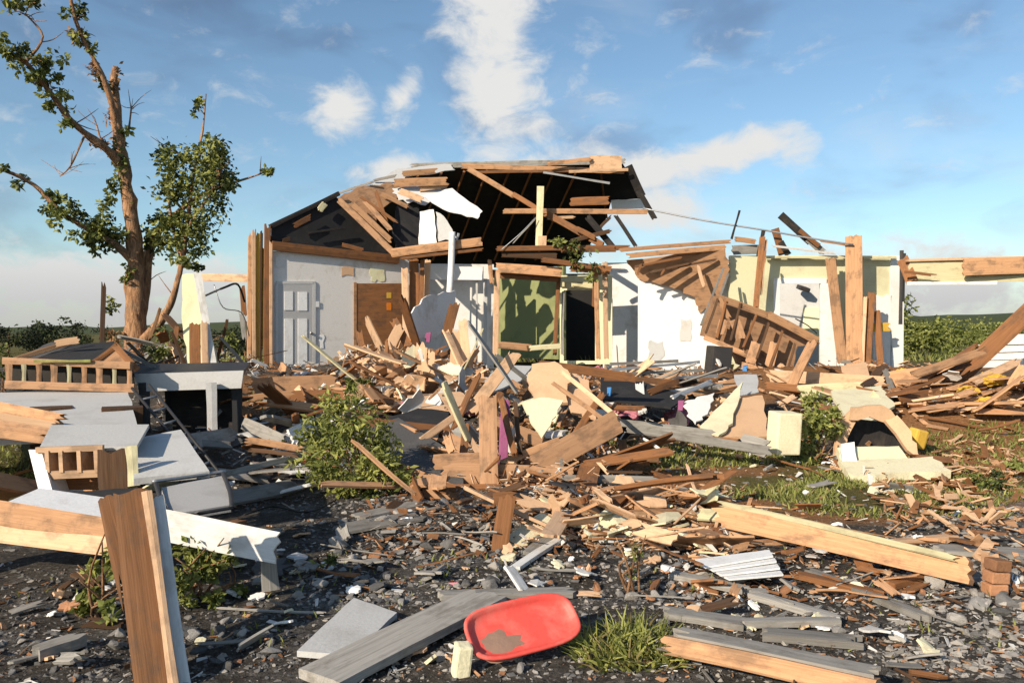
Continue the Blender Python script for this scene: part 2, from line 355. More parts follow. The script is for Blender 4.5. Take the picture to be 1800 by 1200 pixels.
class VPlane:
    """a vertical wall plane between two pixel columns at two depths"""
    def __init__(s, x0, Y0, x1, Y1):
        a, b = P(x0, 600, Y0), P(x1, 600, Y1); s.a = Vector((a.x, a.y, 0)); s.d = Vector((b.x-a.x, b.y-a.y, 0)).normalized(); s.n = Vector((s.d.y, -s.d.x, 0))
    def at(s, x, y, off=0.0):
        d = pix_dir(x, y); o = Vector((0, 0, CAMZ)); t = (s.a + s.n*off - o).dot(s.n)/d.dot(s.n); return o + d*t
    def wall(s, name, x0, y0, x1, y1, t, mat, holes=(), parent=None, off=0.0, label=None):
        """wall between pixel corners with rectangular openings, level top and bottom"""
        tl, br = s.at(x0, y0, off), s.at(x1, y1, off)
        def uz(p): return ((p-s.a).dot(s.d), p.z)
        u0, z1 = uz(tl); u1, z0 = uz(br); hs = []
        for hx0, hy0, hx1, hy1 in holes:
            a, zb = uz(s.at(hx0, hy0, off)); b, za = uz(s.at(hx1, hy1, off)); hs.append((a, b, max(z0, za), min(z1, zb)))
        us = sorted({u0, u1, *[h[0] for h in hs], *[h[1] for h in hs]}); zs = sorted({z0, z1, *[h[2] for h in hs], *[h[3] for h in hs]})
        bm = bmesh.new(); vv = {}
        def V(i, j):
            if (i, j) not in vv: vv[i, j] = bm.verts.new((us[i]-u0, 0, zs[j]-z0))
            return vv[i, j]
        for i in range(len(us)-1):
            for j in range(len(zs)-1):
                cu, cz = (us[i]+us[i+1])/2, (zs[j]+zs[j+1])/2
                if any(h[0] < cu < h[1] and h[2] < cz < h[3] for h in hs): continue
                bm.faces.new([V(i, j), V(i+1, j), V(i+1, j+1), V(i, j+1)])
        r = bmesh.ops.extrude_face_region(bm, geom=bm.faces[:]); bmesh.ops.translate(bm, vec=(0, t, 0), verts=[v for v in r['geom'] if isinstance(v, bmesh.types.BMVert)])
        o = link(name, to_mesh(bm, name), mat); p = s.a + s.d*u0 + s.n*off; o.location = (p.x, p.y, z0); o.rotation_euler = (0, 0, math.atan2(s.d.y, s.d.x))
        return finish(o, label, None, None, parent)
    def rect(s, name, x0, y0, x1, y1, t, mat, off=.01, parent=None, rag=0, label=None, cat=None):
        return slab(name, label, cat, [s.at(x0, y0, off), s.at(x1, y0, off), s.at(x1, y1, off), s.at(x0, y1, off)], t, mat, parent=parent, rag=rag)
def tube_mesh(paths, seg=8, wob=0.0):
    """paths = list of [(Vector, radius)...]; joined tapered tubes in one mesh"""
    bm = bmesh.new()
    for path in paths:
        prev = None; n = len(path)
        for i, (p, r) in enumerate(path):
            a = path[max(0, i-1)][0]; b = path[min(n-1, i+1)][0]; d = (b-a).normalized(); ux = d.orthogonal().normalized()
            ref = Vector((1, .3, 0)) if abs(d.x) < .9 else Vector((0, 1, .2)); ux = (ref-d*ref.dot(d)).normalized(); uy = d.cross(ux)
            ring = []
            for k in range(seg):
                t = 2*math.pi*k/seg; rr = r*(1 + wob*noise.noise(p*3.1 + Vector((k*1.7, 0, 0))))
                ring.append(bm.verts.new(p + ux*math.cos(t)*rr + uy*math.sin(t)*rr))
            if prev:
                for k in range(seg): bm.faces.new([prev[k], prev[(k+1) % seg], ring[(k+1) % seg], ring[k]])
            else: bm.faces.new(ring[::-1])
            prev = ring
        bm.faces.new(prev)
    return to_mesh(bm, 'tube', True)
def smooth_path(pts, sub=4):
    """Catmull-Rom through (Vector, radius) points"""
    out = []
    for i in range(len(pts)-1):
        p0 = pts[max(0, i-1)]; p1 = pts[i]; p2 = pts[i+1]; p3 = pts[min(len(pts)-1, i+2)]
        for k in range(sub):
            t = k/sub; v = [.5*(2*p1[0] + (p2[0]-p0[0])*t + (2*p0[0]-5*p1[0]+4*p2[0]-p3[0])*t*t + (3*p1[0]-p0[0]-3*p2[0]+p3[0])*t**3)]
            out.append((v[0], p1[1]*(1-t)+p2[1]*t))
    out.append(pts[-1]); return out
def rod(name, label, cat, pts, r, mat, seg=6, **k):
    """pipe, cable or rod through points"""
    pts = [Vector(p) for p in pts]; path = smooth_path([(p, r) for p in pts], 5) if len(pts) > 2 else [(p, r) for p in pts]
    o0 = pts[0].copy(); me = tube_mesh([[(p-o0, q) for p, q in path]], seg)
    o = link(name, me, mat, o0); return finish(o, label, cat, **k)
def leaf_mesh(clumps, size, mats=3, seed=1, droop=.2, flat=False, elong=1.7):
    """clumps = [(centre, (rx,ry,rz), n)]; folded leaves spread through each clump's volume"""
    r = random.Random(seed); bm = bmesh.new()
    for c, rad, n in clumps:
        subs = []
        for _ in range(max(3, n//28)):
            v = Vector((r.gauss(0, 1), r.gauss(0, 1), r.gauss(0, 1))).normalized()*(r.random()**.45)
            subs.append((Vector((v.x*rad[0], v.y*rad[1], v.z*rad[2])), r.uniform(.18, .42), r.randrange(mats)))
        for _ in range(n):
            so, sr, sm = r.choice(subs)
            v = Vector((r.gauss(0, .6), r.gauss(0, .6), r.gauss(0, .6)))*sr
            p = Vector(c) + so + Vector((v.x*rad[0], v.y*rad[1], v.z*rad[2]))
            d = Vector((r.uniform(-1, 1), r.uniform(-1, 1), r.uniform(-.8, .8)-droop)).normalized(); s = d.cross(Vector((r.uniform(-1, 1), r.uniform(-1, 1), r.uniform(-1, 1)))).normalized(); u = d.cross(s)
            L_ = size*r.uniform(.6, 1.35); w = L_/elong/2
            v0 = bm.verts.new(p); v1 = bm.verts.new(p+d*L_*.5+s*w+u*w*.4); v2 = bm.verts.new(p+d*L_); v3 = bm.verts.new(p+d*L_*.5-s*w+u*w*.4)
            f1 = bm.faces.new([v0, v1, v2]); f2 = bm.faces.new([v0, v2, v3]); mi = sm if r.random() < .75 else r.randrange(mats); f1.material_index = f2.material_index = mi
    me = bpy.data.meshes.new('foliage'); bm.to_mesh(me); bm.free(); return me
LEAF3 = ['leaf_light', 'leaf_mid', 'leaf_dark']
def blades_mesh(base, n, rx, ry, h, seed, spread=.6, w=.008):
    """a tuft of bent blades from scattered roots"""
    r = random.Random(seed); bm = bmesh.new()
    for _ in range(n):
        a = r.uniform(0, 6.283); q = math.sqrt(r.random()); x, y = rx*q*math.cos(a), ry*q*math.sin(a); z = H(base.x+x, base.y+y)-base.z
        d = Vector((r.gauss(0, spread)+x/(rx+.01)*.4, r.gauss(0, spread)+y/(ry+.01)*.4, 1)).normalized(); hh = h*r.uniform(.45, 1.2)*(1-.4*q); s = d.cross(Vector((r.uniform(-1, 1), r.uniform(-1, 1), 0))).normalized()*w*r.uniform(.7, 1.5)
        p0 = Vector((x, y, z-.01)); p1 = p0+d*hh*.55; p2 = p0+d*hh+Vector((d.x, d.y, -.35))*hh*.3
        v = [bm.verts.new(q_) for q_ in (p0-s, p0+s, p1+s*.8, p1-s*.8, p2)]
        mi = r.choice((0, 0, 1, 1, 2, 3)) ; f = bm.faces.new(v[:4]); g = bm.faces.new([v[3], v[2], v[4]]); f.material_index = g.material_index = mi
    me = bpy.data.meshes.new('blades'); bm.to_mesh(me); bm.free(); return me
BLADE = ['blade_light', 'leaf_light', 'leaf_mid', 'grass_dry']

# ------------------------------------------------------------------ ground and far land
def axis(lo, hi, step, far, start):
    v = []; s = step; x = lo
    while x < hi: v.append(x); x += step
    v.append(hi); s = step; x = hi
    while x < far: s *= 1.35; x += s; v.append(x)
    s = step; x = lo
    while x > start: s *= 1.35; x -= s; v.insert(0, x)
    return v
def build_ground():
    xs = axis(-13, 13, .13, 3500, -3500); ys = axis(2.0, 27, .13, 4000, -60)
    bm = bmesh.new(); rows = [[bm.verts.new((x, y, H(x, y))) for x in xs] for y in ys]
    for j in range(len(ys)-1):
        for i in range(len(xs)-1): bm.faces.new([rows[j][i], rows[j][i+1], rows[j+1][i+1], rows[j+1][i]])
    o = link('ground', to_mesh(bm, 'ground', True), 'ground'); o['kind'] = 'structure'
    # low far hills
    bm = bmesh.new(); r = random.Random(3); pr = None
    for i in range(81):
        x = -1300+i*32.5; h = 24+9*noise.noise(Vector((x*.006, .3, 0)))+4*noise.noise(Vector((x*.03, 2, 0))) - 16*(1-sstep(-700, 300, x))
        row = [bm.verts.new((x, 780+k*55, h*math.sin(math.pi*min(1, .02+k/4))**.8 - 1)) for k in range(5)]
        if pr: [bm.faces.new([pr[k], row[k], row[k+1], pr[k+1]]) for k in range(4)]
        pr = row
    o = link('hills', to_mesh(bm, 'hills', True), 'hedge_far'); o['kind'] = 'structure'
build_ground()
def tree_far(label, x, ybase, Y, h, rw, seed, group):
    c = P(x, ybase, Y); c.z = H(c.x, c.y); t = thing('tree', c, label, 'tree', group)
    finish(link('trunk', tube_mesh([[(Vector((0, 0, -.2)), h*.03), (Vector((.1, 0, h*.55)), h*.018)]], 6), 'bark', c), parent=t)
    r = random.Random(seed); cl = []
    for k in range(7):
        cl.append(((r.uniform(-.6, .6)*rw, r.uniform(-.4, .4)*rw, h*r.uniform(.1, .62)), (rw*.55, rw*.5, h*.22), 230))
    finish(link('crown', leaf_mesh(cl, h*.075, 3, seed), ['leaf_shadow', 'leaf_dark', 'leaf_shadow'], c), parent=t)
for i, (x, Y, h, rw, lb) in enumerate(((14, 62, 2.9, 2.6, 'low dark tree at the far left edge of the horizon'), (86, 66, 3.6, 2.4, 'round dark tree with a small peak beyond the slatted railing'), (55, 70, 2.6, 2.2, 'low dark tree between the edge tree and the peaked tree'),
        (150, 58, 2.6, 2.2, 'low dark tree on the horizon just left of the broken tree'), (390, 52, 2.4, 2.0, 'green tree far behind the cream leaning panel'), (430, 50, 1.9, 1.6, 'small green tree far behind the house corner studs'))):
    tree_far(lb, x, 600, Y, h, rw, 20+i, 'trees on the left horizon')
def shrub_far(label, x, Y, h, rw, seed, light=True):
    c = P(x, 600, Y); c.z = H(c.x, c.y); r = random.Random(seed)
    cl = [((r.uniform(-.7, .7)*rw, r.uniform(-.5, .5)*rw, h*r.uniform(.15, .75)), (rw*.5, rw*.45, h*.3), 200) for _ in range(6)]
    o = link('shrub', leaf_mesh(cl, .16, 3, seed), ['leaf_light', 'leaf_mid', 'leaf_mid' if light else 'leaf_dark'], c); finish(o, label, 'shrub', 'green shrubs behind the house on the right')
for i, (x, Y, h, rw, lb) in enumerate(((1605, 30, 2.1, 1.3, 'dark leafy shrub right beside the end of the cream wall'), (1650, 36, 1.7, 1.8, 'pale green shrub second from the end of the cream wall'), (1700, 40, 1.9, 2.0, 'wide green shrub behind the raised diagonal beam'),
        (1745, 46, 1.8, 2.0, 'green shrub far behind the upper end of the diagonal beam'), (1790, 44, 1.6, 1.8, 'green shrub at the far right edge behind the white siding'), (1630, 27, 1.5, .9, 'low dense shrub in front of the pale green shrub'))):
    shrub_far(lb, x, Y, h, rw, 50+i, i != 0)

# ------------------------------------------------------------------ the broken tree
def build_tree():
    Y = 19.5; b = P(240, 640, Y); b.z = H(b.x, b.y); t = thing('broken_tree', b, 'tall storm stripped tree with broken limbs and leafy tufts left of the house', 'tree')
    def path(pts): return smooth_path([(P(x, y, Y+dy)-b, w*.42*Y/F) for x, y, w, dy in pts], 5)
    trunk = path([(241, 650, 50, 0), (240, 600, 42, 0), (238, 520, 38, 0), (236, 450, 33, 0), (230, 380, 28, 0), (220, 310, 25, 0), (209, 245, 25, 0), (203, 190, 20, 0), (201, 150, 19, .05), (203, 118, 11, .1)])
    limbs = [path(p) for p in (
        [(206, 230, 15, 0), (196, 180, 12, -.3), (178, 130, 10, -.5), (160, 95, 9, -.7), (140, 55, 8, -.9), (125, 5, 7, -1), (118, -60, 5, -1)],
        [(218, 300, 17, 0), (190, 265, 15, -.4), (150, 235, 13, -.8), (118, 205, 11, -1.2), (82, 155, 10, -1.6), (45, 110, 9, -2), (5, 92, 8, -2.4), (-40, 80, 6, -2.8)],
        [(236, 465, 18, 0), (205, 432, 15, -.3), (160, 405, 11, -.6), (110, 375, 9, -.9), (60, 325, 7, -1.2), (0, 297, 6, -1.5), (-40, 290, 5, -1.7)],
        [(244, 560, 24, .1), (256, 500, 24, .3), (262, 440, 20, .5), (280, 405, 15, .7), (310, 375, 12, .8), (350, 345, 9, .9), (400, 325, 6, .9), (440, 312, 4, .9), (478, 298, 3, .9)],
        [(252, 600, 26, -.1), (285, 560, 17, -.2), (305, 520, 13, -.2), (318, 470, 11, -.1), (326, 420, 9, 0), (335, 350, 7, .1), (345, 280, 5, .2), (356, 230, 4, .2), (362, 165, 2.5, .2)],
        [(320, 460, 8, 0), (300, 380, 6, .2), (296, 300, 5, .2), (300, 255, 3, .2)], [(330, 400, 7, 0), (375, 330, 5, -.3), (392, 270, 4, -.4)],
        [(224, 240, 5, .1), (228, 215, 4, .1), (231, 190, 3, .1)], [(150, 235, 5, -.8), (125, 290, 3, -.9), (105, 310, 2, -1)], [(205, 270, 5, -.2), (180, 250, 4, -.3), (170, 220, 3, -.3)],
        [(45, 110, 5, -2), (75, 65, 4, -2), (45, 25, 3, -2.1)])]
    r = random.Random(8); twigs = []
    for l in limbs:
        for _ in range(7):
            p, w = r.choice(l[4:]); d = Vector((r.uniform(-1, 1), r.uniform(-.8, .8), r.uniform(-.3, 1))).normalized()*r.uniform(.25, .7); w = min(w*.6, .016)
            twigs.append(smooth_path([(p.copy(), w), (p+d*.5+Vector((0, 0, r.uniform(-.06, .1))), w*.7), (p+d, .003)], 3))
    finish(link('trunk', tube_mesh([trunk]+limbs+twigs, 9, .5), 'bark', b), parent=t)
    C = lambda x, y, dy, rx, ry, n: (P(x, y, Y+dy)-b, (rx*Y/F, rx*Y/F, ry*Y/F), n)
    crown = [C(340, 350, 0, 58, 84, 1050), (C(320, 420, .1, 48, 50, 900)), C(370, 310, -.3, 45, 55, 600), C(385, 272, -.3, 26, 34, 420), C(305, 275, .2, 26, 34, 260), C(398, 322, .6, 26, 26, 260), C(468, 300, .9, 15, 12, 80),
             C(300, 320, 0, 30, 45, 260), C(350, 200, .2, 10, 26, 55), C(112, 372, -.9, 32, 26, 300), C(165, 410, -.6, 34, 30, 380), C(205, 410, -.2, 24, 26, 220), C(208, 300, -.1, 20, 45, 300), C(195, 360, -.1, 14, 18, 60), C(60, 118, -1.9, 26, 22, 170), C(92, 118, -1.6, 22, 30, 90),
             C(90, 160, -1.5, 22, 22, 120), C(120, 205, -1.2, 16, 20, 90), C(45, 12, -2, 30, 22, 160), C(10, 80, -2.3, 18, 24, 120), C(125, 15, -1, 18, 24, 120), C(140, 70, -.9, 10, 22, 60), C(10, 295, -1.4, 16, 8, 40), C(262, 440, .4, 22, 40, 160), C(285, 400, .4, 24, 28, 160), C(345, 458, 0, 34, 20, 220), C(200, 540, -.1, 14, 26, 60), C(178, 370, -.5, 12, 14, 40), C(222, 470, -.3, 10, 26, 50), C(140, 395, -.8, 36, 22, 220), C(85, 350, -1, 24, 20, 110), C(40, 318, -1.2, 16, 12, 60), C(30, 100, -2.2, 26, 18, 120), C(75, 140, -1.7, 24, 22, 130), C(105, 180, -1.3, 18, 22, 90), C(150, 80, -.8, 14, 26, 80), C(180, 135, -.4, 14, 26, 70), C(212, 245, 0, 18, 26, 110), C(180, 395, -.3, 26, 26, 160), C(300, 320, -.4, 28, 40, 160), C(355, 265, -.2, 20, 26, 110)]
    finish(link('crown', leaf_mesh(crown, .135, 4, 5), ['leaf_light', 'leaf_mid', 'leaf_dark', 'blade_light'], b), parent=t)
    dry = [C(205, 150, 0, 10, 36, 60), C(198, 210, 0, 16, 22, 80), C(130, 60, -.9, 8, 26, 40), C(165, 115, -.6, 10, 30, 50), C(80, 150, -1.6, 14, 16, 40), C(170, 250, -.5, 24, 12, 60), C(208, 590, -.2, 22, 12, 60)]
    finish(link('dead_leaves', leaf_mesh(dry, .12, 1, 9), ['leaf_dry'], b), parent=t)
build_tree()

# ------------------------------------------------------------------ the wrecked house
hp = P(1000, 700, 19); hp.z = .6
HOUSE = thing('wrecked_house', hp, 'torn open single storey house with its front wall gone and roof half collapsed', 'house')
def hb(name, *a, **k): return B(name, None, None, *a, parent=HOUSE, **k)
def hs(name, px, t, mat, **k): return S(name, None, None, px, t, mat, parent=HOUSE, **k)
def build_house():
    # floor slab and back of the house
    fl = [Vector((-5.6, 17.2, .6)), Vector((8.6, 17.9, .6)), Vector((8.6, 27, .6)), Vector((-5.6, 27, .6))]
    slab('floor', None, None, fl, .25, 'interior_shade', parent=HOUSE)
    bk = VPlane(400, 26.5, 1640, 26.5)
    bk.wall('back_wall', 610, 481, 1275, 640, .12, 'interior_shade', parent=HOUSE)
    # left room: grey inner wall running away to the right, pale door and brown door on it
    w1 = VPlane(478, 17.4, 726, 19.4)
    w1.wall('inner_wall', 478, 441, 726, 656, .12, 'grey_wall', parent=HOUSE)
    d = w1.rect('door', 489, 497, 550, 655, .035, 'door_grey', .025, HOUSE)
    for x0, y0, x1, y1 in ((500, 512, 515, 545), (524, 513, 540, 546), (500, 560, 515, 640), (524, 560, 540, 640)): finish(w1.rect('door_panel', x0, y0, x1, y1, .012, 'white_paint', .037, None), parent=d)
    finish(link('handle', tube_mesh([[(Vector((0, 0, 0)), .03), (Vector(w1.n)*.05, .03)]], 10), 'metal', w1.at(546, 585, .03)), parent=d)
    for a in ((486, 494, 554, 499), (484, 497, 489, 656), (550, 497, 555, 656)): w1.rect('door_frame', *a, .03, 'grey_panel', .03, HOUSE)
    finish(box('light_switch', None, None, w1.at(558, 535, .02), (.09, .02, .13), 'white_paint', (0, 0, math.atan2(w1.d.y, w1.d.x)), parent=None), parent=HOUSE)
    d = w1.rect('wooden_door', 626, 498, 716, 652, .04, 'brown', .03, HOUSE)
    finish(w1.rect('door_mark', 680, 532, 688, 545, .006, 'orange_paint', .037, None), parent=d)
    finish(w1.rect('door_mark', 680, 514, 688, 524, .006, 'yellow_paint', .037, None), parent=d)
    w1.rect('door_frame', 622, 496, 627, 654, .03, 'pine', .04, HOUSE)
    # header beam over that wall, dark attic gable above it, left corner studs with insulation
    board('header_beam', None, None, w1.at(478, 432, .06), w1.at(700, 456, .06), .20, .12, 'brown', face=w1.n, parent=HOUSE)
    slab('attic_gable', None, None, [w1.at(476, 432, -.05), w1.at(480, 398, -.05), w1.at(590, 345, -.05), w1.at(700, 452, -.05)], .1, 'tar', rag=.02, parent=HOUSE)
    board('gable_edge_board', None, None, w1.at(474, 399, .0), w1.at(596, 340, .0), .10, .06, 'black_wood', face=w1.n, parent=HOUSE)
    for k, (x, y0, y1, w, m) in enumerate(((438, 408, 632, .10, 'pine'), (447, 402, 640, .09, 'pine_light'), (468, 392, 640, .14, 'brown'), (477, 420, 655, .07, 'pine_light'), (457, 405, 640, .05, 'dark_wood'))):
        hb('stud', x, y1, 17.35, x+(-1 if k % 2 else 2), y0, 17.35, w, .10, m, rag=(0, .12))
    hb('insulation', 453, 632, 17.42, 455, 408, 17.42, .17, .07, 'insulation', rag=(.1, .1)); hb('insulation', 461, 610, 17.44, 462, 430, 17.44, .12, .07, 'insulation', rag=(.1, .1))
    hb('insulation', 440, 640, 17.45, 441, 500, 17.45, .1, .06, 'insulation', rag=(.2, .2)); hb('top_plate', 330, 487, 17.6, 437, 489, 17.5, .17, .09, 'pine_light', rag=(.1, 0))
    hb('torn_board', 425, 500, 17.4, 430, 560, 17.4, .12, .03, 'brown', rag=(.1, .1)); hb('torn_board', 423, 545, 17.3, 431, 600, 17.3, .1, .03, 'grey_wood', rag=(.1, .1))
    for x0, y0, x1, y1, w, m in ((516, 398, 548, 380, .12, 'brown'), (560, 372, 572, 356, .14, 'cream_wood'), (495, 425, 512, 418, .1, 'dark_wood'), (600, 430, 640, 440, .1, 'brown'), (540, 410, 610, 400, .05, 'black_wood')):
        board('torn_board', None, None, w1.at(x0, y0, .07), w1.at(x1, y1, .07), w, .03, m, face=w1.n, rag=(.05, .08), parent=HOUSE)
    for a_, m in (((563, 588, 569, 612), 'white_paint'), ((600, 470, 622, 486), 'tan_board'), ((652, 470, 676, 494), 'cream_wall'), ((575, 628, 612, 654), 'tan_board'), ((484, 452, 500, 468), 'drywall')):
        w1.rect('torn_patch', *a_, .006, m, .012, HOUSE, .04)
    for a_, m in (((1140, 600, 1165, 640), 'grey_panel'), ((1196, 560, 1214, 600), 'drywall')): VPlane(1122, 18.9, 1290, 18.75).rect('torn_patch', *a_, .006, m, .012, HOUSE, .05)
    # middle rooms
    wm = VPlane(716, 20.3, 880, 20.6); wm.wall('inner_wall', 718, 463, 868, 655, .12, 'grey_wall', parent=HOUSE)
    wm.wall('ceiling_strip', 752, 468, 850, 492, .06, 'white_wall', parent=HOUSE, off=.45)
    for x, w in ((838, .05), (853, .1)): hb('door_frame', x, 650, 20.2, x, 490, 20.2, w, .06, 'grey_panel')
    hb('door_frame', 827, 575, 20.1, 828, 505, 20.1, .05, .05, 'white_wood')
    for x0, x1, y0, y1, w, m, Y in ((732, 727, 660, 455, .22, 'brown', 18.6), (716, 711, 648, 470, .16, 'pine_light', 18.4), (748, 752, 560, 455, .14, 'pine_light', 18.7), (741, 742, 565, 455, .10, 'brown', 18.5), (871, 874, 625, 474, .14, 'pine_light', 18.6), (865, 860, 500, 455, .10, 'pine', 18.5),
            (975, 983, 625, 468, .10, 'brown', 18.9), (1052, 1047, 632, 462, .11, 'pine', 18.6), (1066, 1063, 632, 460, .12, 'pine_light', 18.5), (1043, 1047, 540, 462, .08, 'brown', 18.8), (988, 990, 625, 510, .07, 'grey_wood', 19.0)):
        hb('stud', x0, y0, Y, x1, y1, Y, w, .09, m, rag=(.04, .04), bend=rng.uniform(-.02, .02))
    wg = VPlane(866, 23.5, 992, 21.0); wg.wall('green_wall', 866, 480, 990, 632, .1, 'green_wall', parent=HOUSE)
    hb('window_header', 862, 481, 18.6, 982, 488, 18.7, .20, .10, 'brown', rag=(.03, .03)); hb('window_sill', 876, 606, 18.5, 936, 611, 18.5, .16, .1, 'pine', rag=(.02, .08)); hb('window_sill', 930, 612, 18.4, 985, 608, 18.6, .12, .08, 'cream_wood', rag=(.05, .02))
    wd = VPlane(985, 19.4, 1052, 19.3); wd.wall('inner_wall', 984, 484, 1076, 640, .08, 'cream_wall', holes=((991, 510, 1046, 634),), parent=HOUSE); hb('door_header', 988, 501, 19.2, 1048, 502, 19.2, .17, .05, 'cream_wood')
    wdk = VPlane(960, 23, 1090, 23.2); wdk.wall('dark_room_wall', 960, 490, 1075, 640, .1, 'interior_shade', parent=HOUSE)
    # white lit wall and the grey return beside it
    wr = VPlane(1060, 20.6, 1130, 20.4); wr.wall('side_wall', 1060, 462, 1135, 655, .1, 'grey_wall', parent=HOUSE)
    wb = VPlane(1122, 18.9, 1290, 18.75); wb.wall('white_wall', 1122, 460, 1290, 665, .1, 'white_wall', parent=HOUSE)
    hs('sagging_ceiling_board', ((1098, 465, 18.5), (1275, 430, 18.2), (1283, 470, 18.2), (1250, 545, 18.4), (1228, 560, 18.5), (1222, 520, 18.7), (1178, 497, 18.9), (1122, 487, 18.9)), .05, 'ply', rag=.035)
    for x0, y0, x1, y1, w, m in ((1085, 440, 1285, 424, .09, 'pine'), (1100, 450, 1278, 434, .12, 'pine'), (1112, 470, 1200, 452, .06, 'brown'), (1140, 480, 1215, 462, .05, 'dark_wood'), (1190, 470, 1262, 455, .05, 'dark_wood'), (1238, 505, 1226, 465, .08, 'pine_light'), (1120, 485, 1128, 462, .06, 'brown'), (1160, 487, 1170, 470, .05, 'brown')):
        hb('ceiling_joist', x0, y0, 18.05, x1, y1, 18.0, w, .06, m, rag=(.1, .08))
    # right room: cream wall with a white framed doorway
    wc = VPlane(1284, 18.4, 1588, 18.8); wc.wall('cream_wall', 1284, 449, 1578, 655, .12, 'cream_wall', holes=((1370, 497, 1444, 655),), parent=HOUSE)
    wc.wall('corner_board', 1566, 449, 1588, 655, .16, 'white_wall', parent=HOUSE, off=.03)
    for a in ((1361, 489, 1453, 498), (1361, 498, 1371, 655), (1443, 498, 1470, 655)): wc.rect('door_frame', *a, .05, 'white_paint', .05, HOUSE)
    wc.rect('white_wall_patch', 1470, 605, 1490, 655, .03, 'white_wall', .03, HOUSE, rag=.03); wc.rect('white_wall_patch', 1535, 520, 1568, 655, .03, 'white_wall', .03, HOUSE, rag=.04)
    wi = VPlane(1340, 22, 1470, 21.4); wi.wall('passage_wall', 1352, 485, 1480, 655, .1, 'grey_panel', parent=HOUSE)
    wi.rect('passage_panel', 1412, 540, 1440, 600, .04, 'cream_wall', .05, HOUSE); box('ceiling_lamp', None, None, wi.at(1412, 507, .4), (.3, .3, .12), 'black_metal', (.2, .3, 0), .03, parent=HOUSE)
    for x0, x1, y0, y1, w, m, Y in ((1503, 1500, 668, 412, .36, 'pine', 18.0), (1481, 1459, 640, 452, .22, 'pine', 18.1), (1470, 1466, 560, 452, .1, 'pine_light', 18.2), (1524, 1532, 645, 512, .16, 'brown', 18.0), (1549, 1541, 650, 545, .14, 'brown', 18.1), (1516, 1521, 640, 520, .08, 'pine_light', 17.95), (1327, 1340, 560, 415, .13, 'brown', 17.9), (1338, 1347, 520, 420, .05, 'pine_light', 17.95)):
        hb('stud', x0, y0, Y, x1, y1, Y, w, .1, m, rag=(.05, .05), bend=rng.uniform(-.03, .03))
    hb('insulation', 1522, 576, 18.05, 1565, 574, 18.2, .2, .04, 'insulation', rag=(.08, .08)); hb('top_plate', 1345, 452, 18.3, 1575, 452, 18.6, .07, .14, 'cream_wood', rag=(.04, .04))
    hb('fascia_beam', 1592, 476, 17.6, 1860, 474, 17.0, .50, .14, 'cream_wood', rag=(.1, 0)); hb('fascia_beam', 1690, 470, 17.1, 1860, 464, 16.9, .36, .06, 'pine', rag=(.06, 0)); hb('fascia_trim', 1594, 498, 17.5, 1752, 497, 17.2, .07, .05, 'white_wood'); hb('fascia_trim', 1590, 458, 17.5, 1800, 452, 17.0, .06, .06, 'pine_light', rag=(.1, 0))
    hb('fascia_splinter', 1590, 478, 17.3, 1648, 484, 17.2, .06, .03, 'brown', rag=(0, .15)); hb('torn_beam_end', 1585, 452, 17.7, 1604, 496, 17.5, .25, .12, 'brown', rag=(.08, .08))
    for x, y0, y1 in ((1583, 570, 440), (1587, 530, 445)): hb('downpipe', x, y0, 18.0, x+2, y1, 17.9, .08, .06, 'black_metal')
    # roof: far slope seen from below, ridge, torn left slope
    def RP(x, y, drop=0.0):
        d = pix_dir(x, y); tt = (5.98 + .4*21 - drop - CAMZ)/(d.z + .4*d.y); return Vector((0, 0, CAMZ)) + d*tt
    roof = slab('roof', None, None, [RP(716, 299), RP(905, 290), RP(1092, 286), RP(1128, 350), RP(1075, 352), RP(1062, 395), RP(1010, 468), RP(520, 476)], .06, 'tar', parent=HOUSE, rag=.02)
    for k in range(9):
        board('rafter', None, None, RP(735+k*40, 306-k*1.2, .1), RP(690+k*36 if k < 8 else 1066, 455 if k < 8 else 380, .1), .06, .15, 'brown', parent=roof)
    hb('ridge_board', 716, 292, 20.8, 1100, 283, 20.8, .14, .05, 'grey_wood', rag=(.2, .05)); hb('ridge_board', 810, 292, 20.6, 1100, 301, 20.5, .13, .05, 'pine', rag=(.1, .05)); hb('ridge_board', 830, 303, 20.5, 1010, 300, 20.5, .07, .05, 'brown', rag=(.1, .1))
    hb('metal_strip', 955, 303, 20.3, 1072, 322, 20.1, .05, .02, 'metal'); hb('roof_sheathing', 1036, 286, 20.4, 1094, 286, 20.4, .36, .03, 'pine_light', rag=(.04, .04)); hb('ridge_board', 960, 289, 20.3, 1040, 279, 20.3, .10, .04, 'pine', rag=(.05, .05)); hb('ridge_board', 1000, 302, 20.3, 1104, 298, 20.4, .07, .04, 'pine_light')
    hb('eave_beam', 1104, 292, 20.6, 1128, 345, 20.8, .22, .1, 'black_wood'); hb('eave_beam', 1122, 335, 20.5, 1152, 386, 20.5, .14, .06, 'black_wood', rag=(0, .05))
    hs('roof_underlay', ((1074, 352, 22.5), (1126, 350, 22.5), (1140, 366, 22.5), (1076, 368, 22.5)), .03, 'white_wall')
    # sunlit torn sheathing of the left slope
    hs('roof_sheathing', ((592, 348, 18.4), (628, 330, 18.9), (690, 320, 19.4), (700, 345, 19.2), (665, 372, 18.8), (660, 395, 18.5), (640, 400, 18.3)), .03, 'ply', rag=.04)
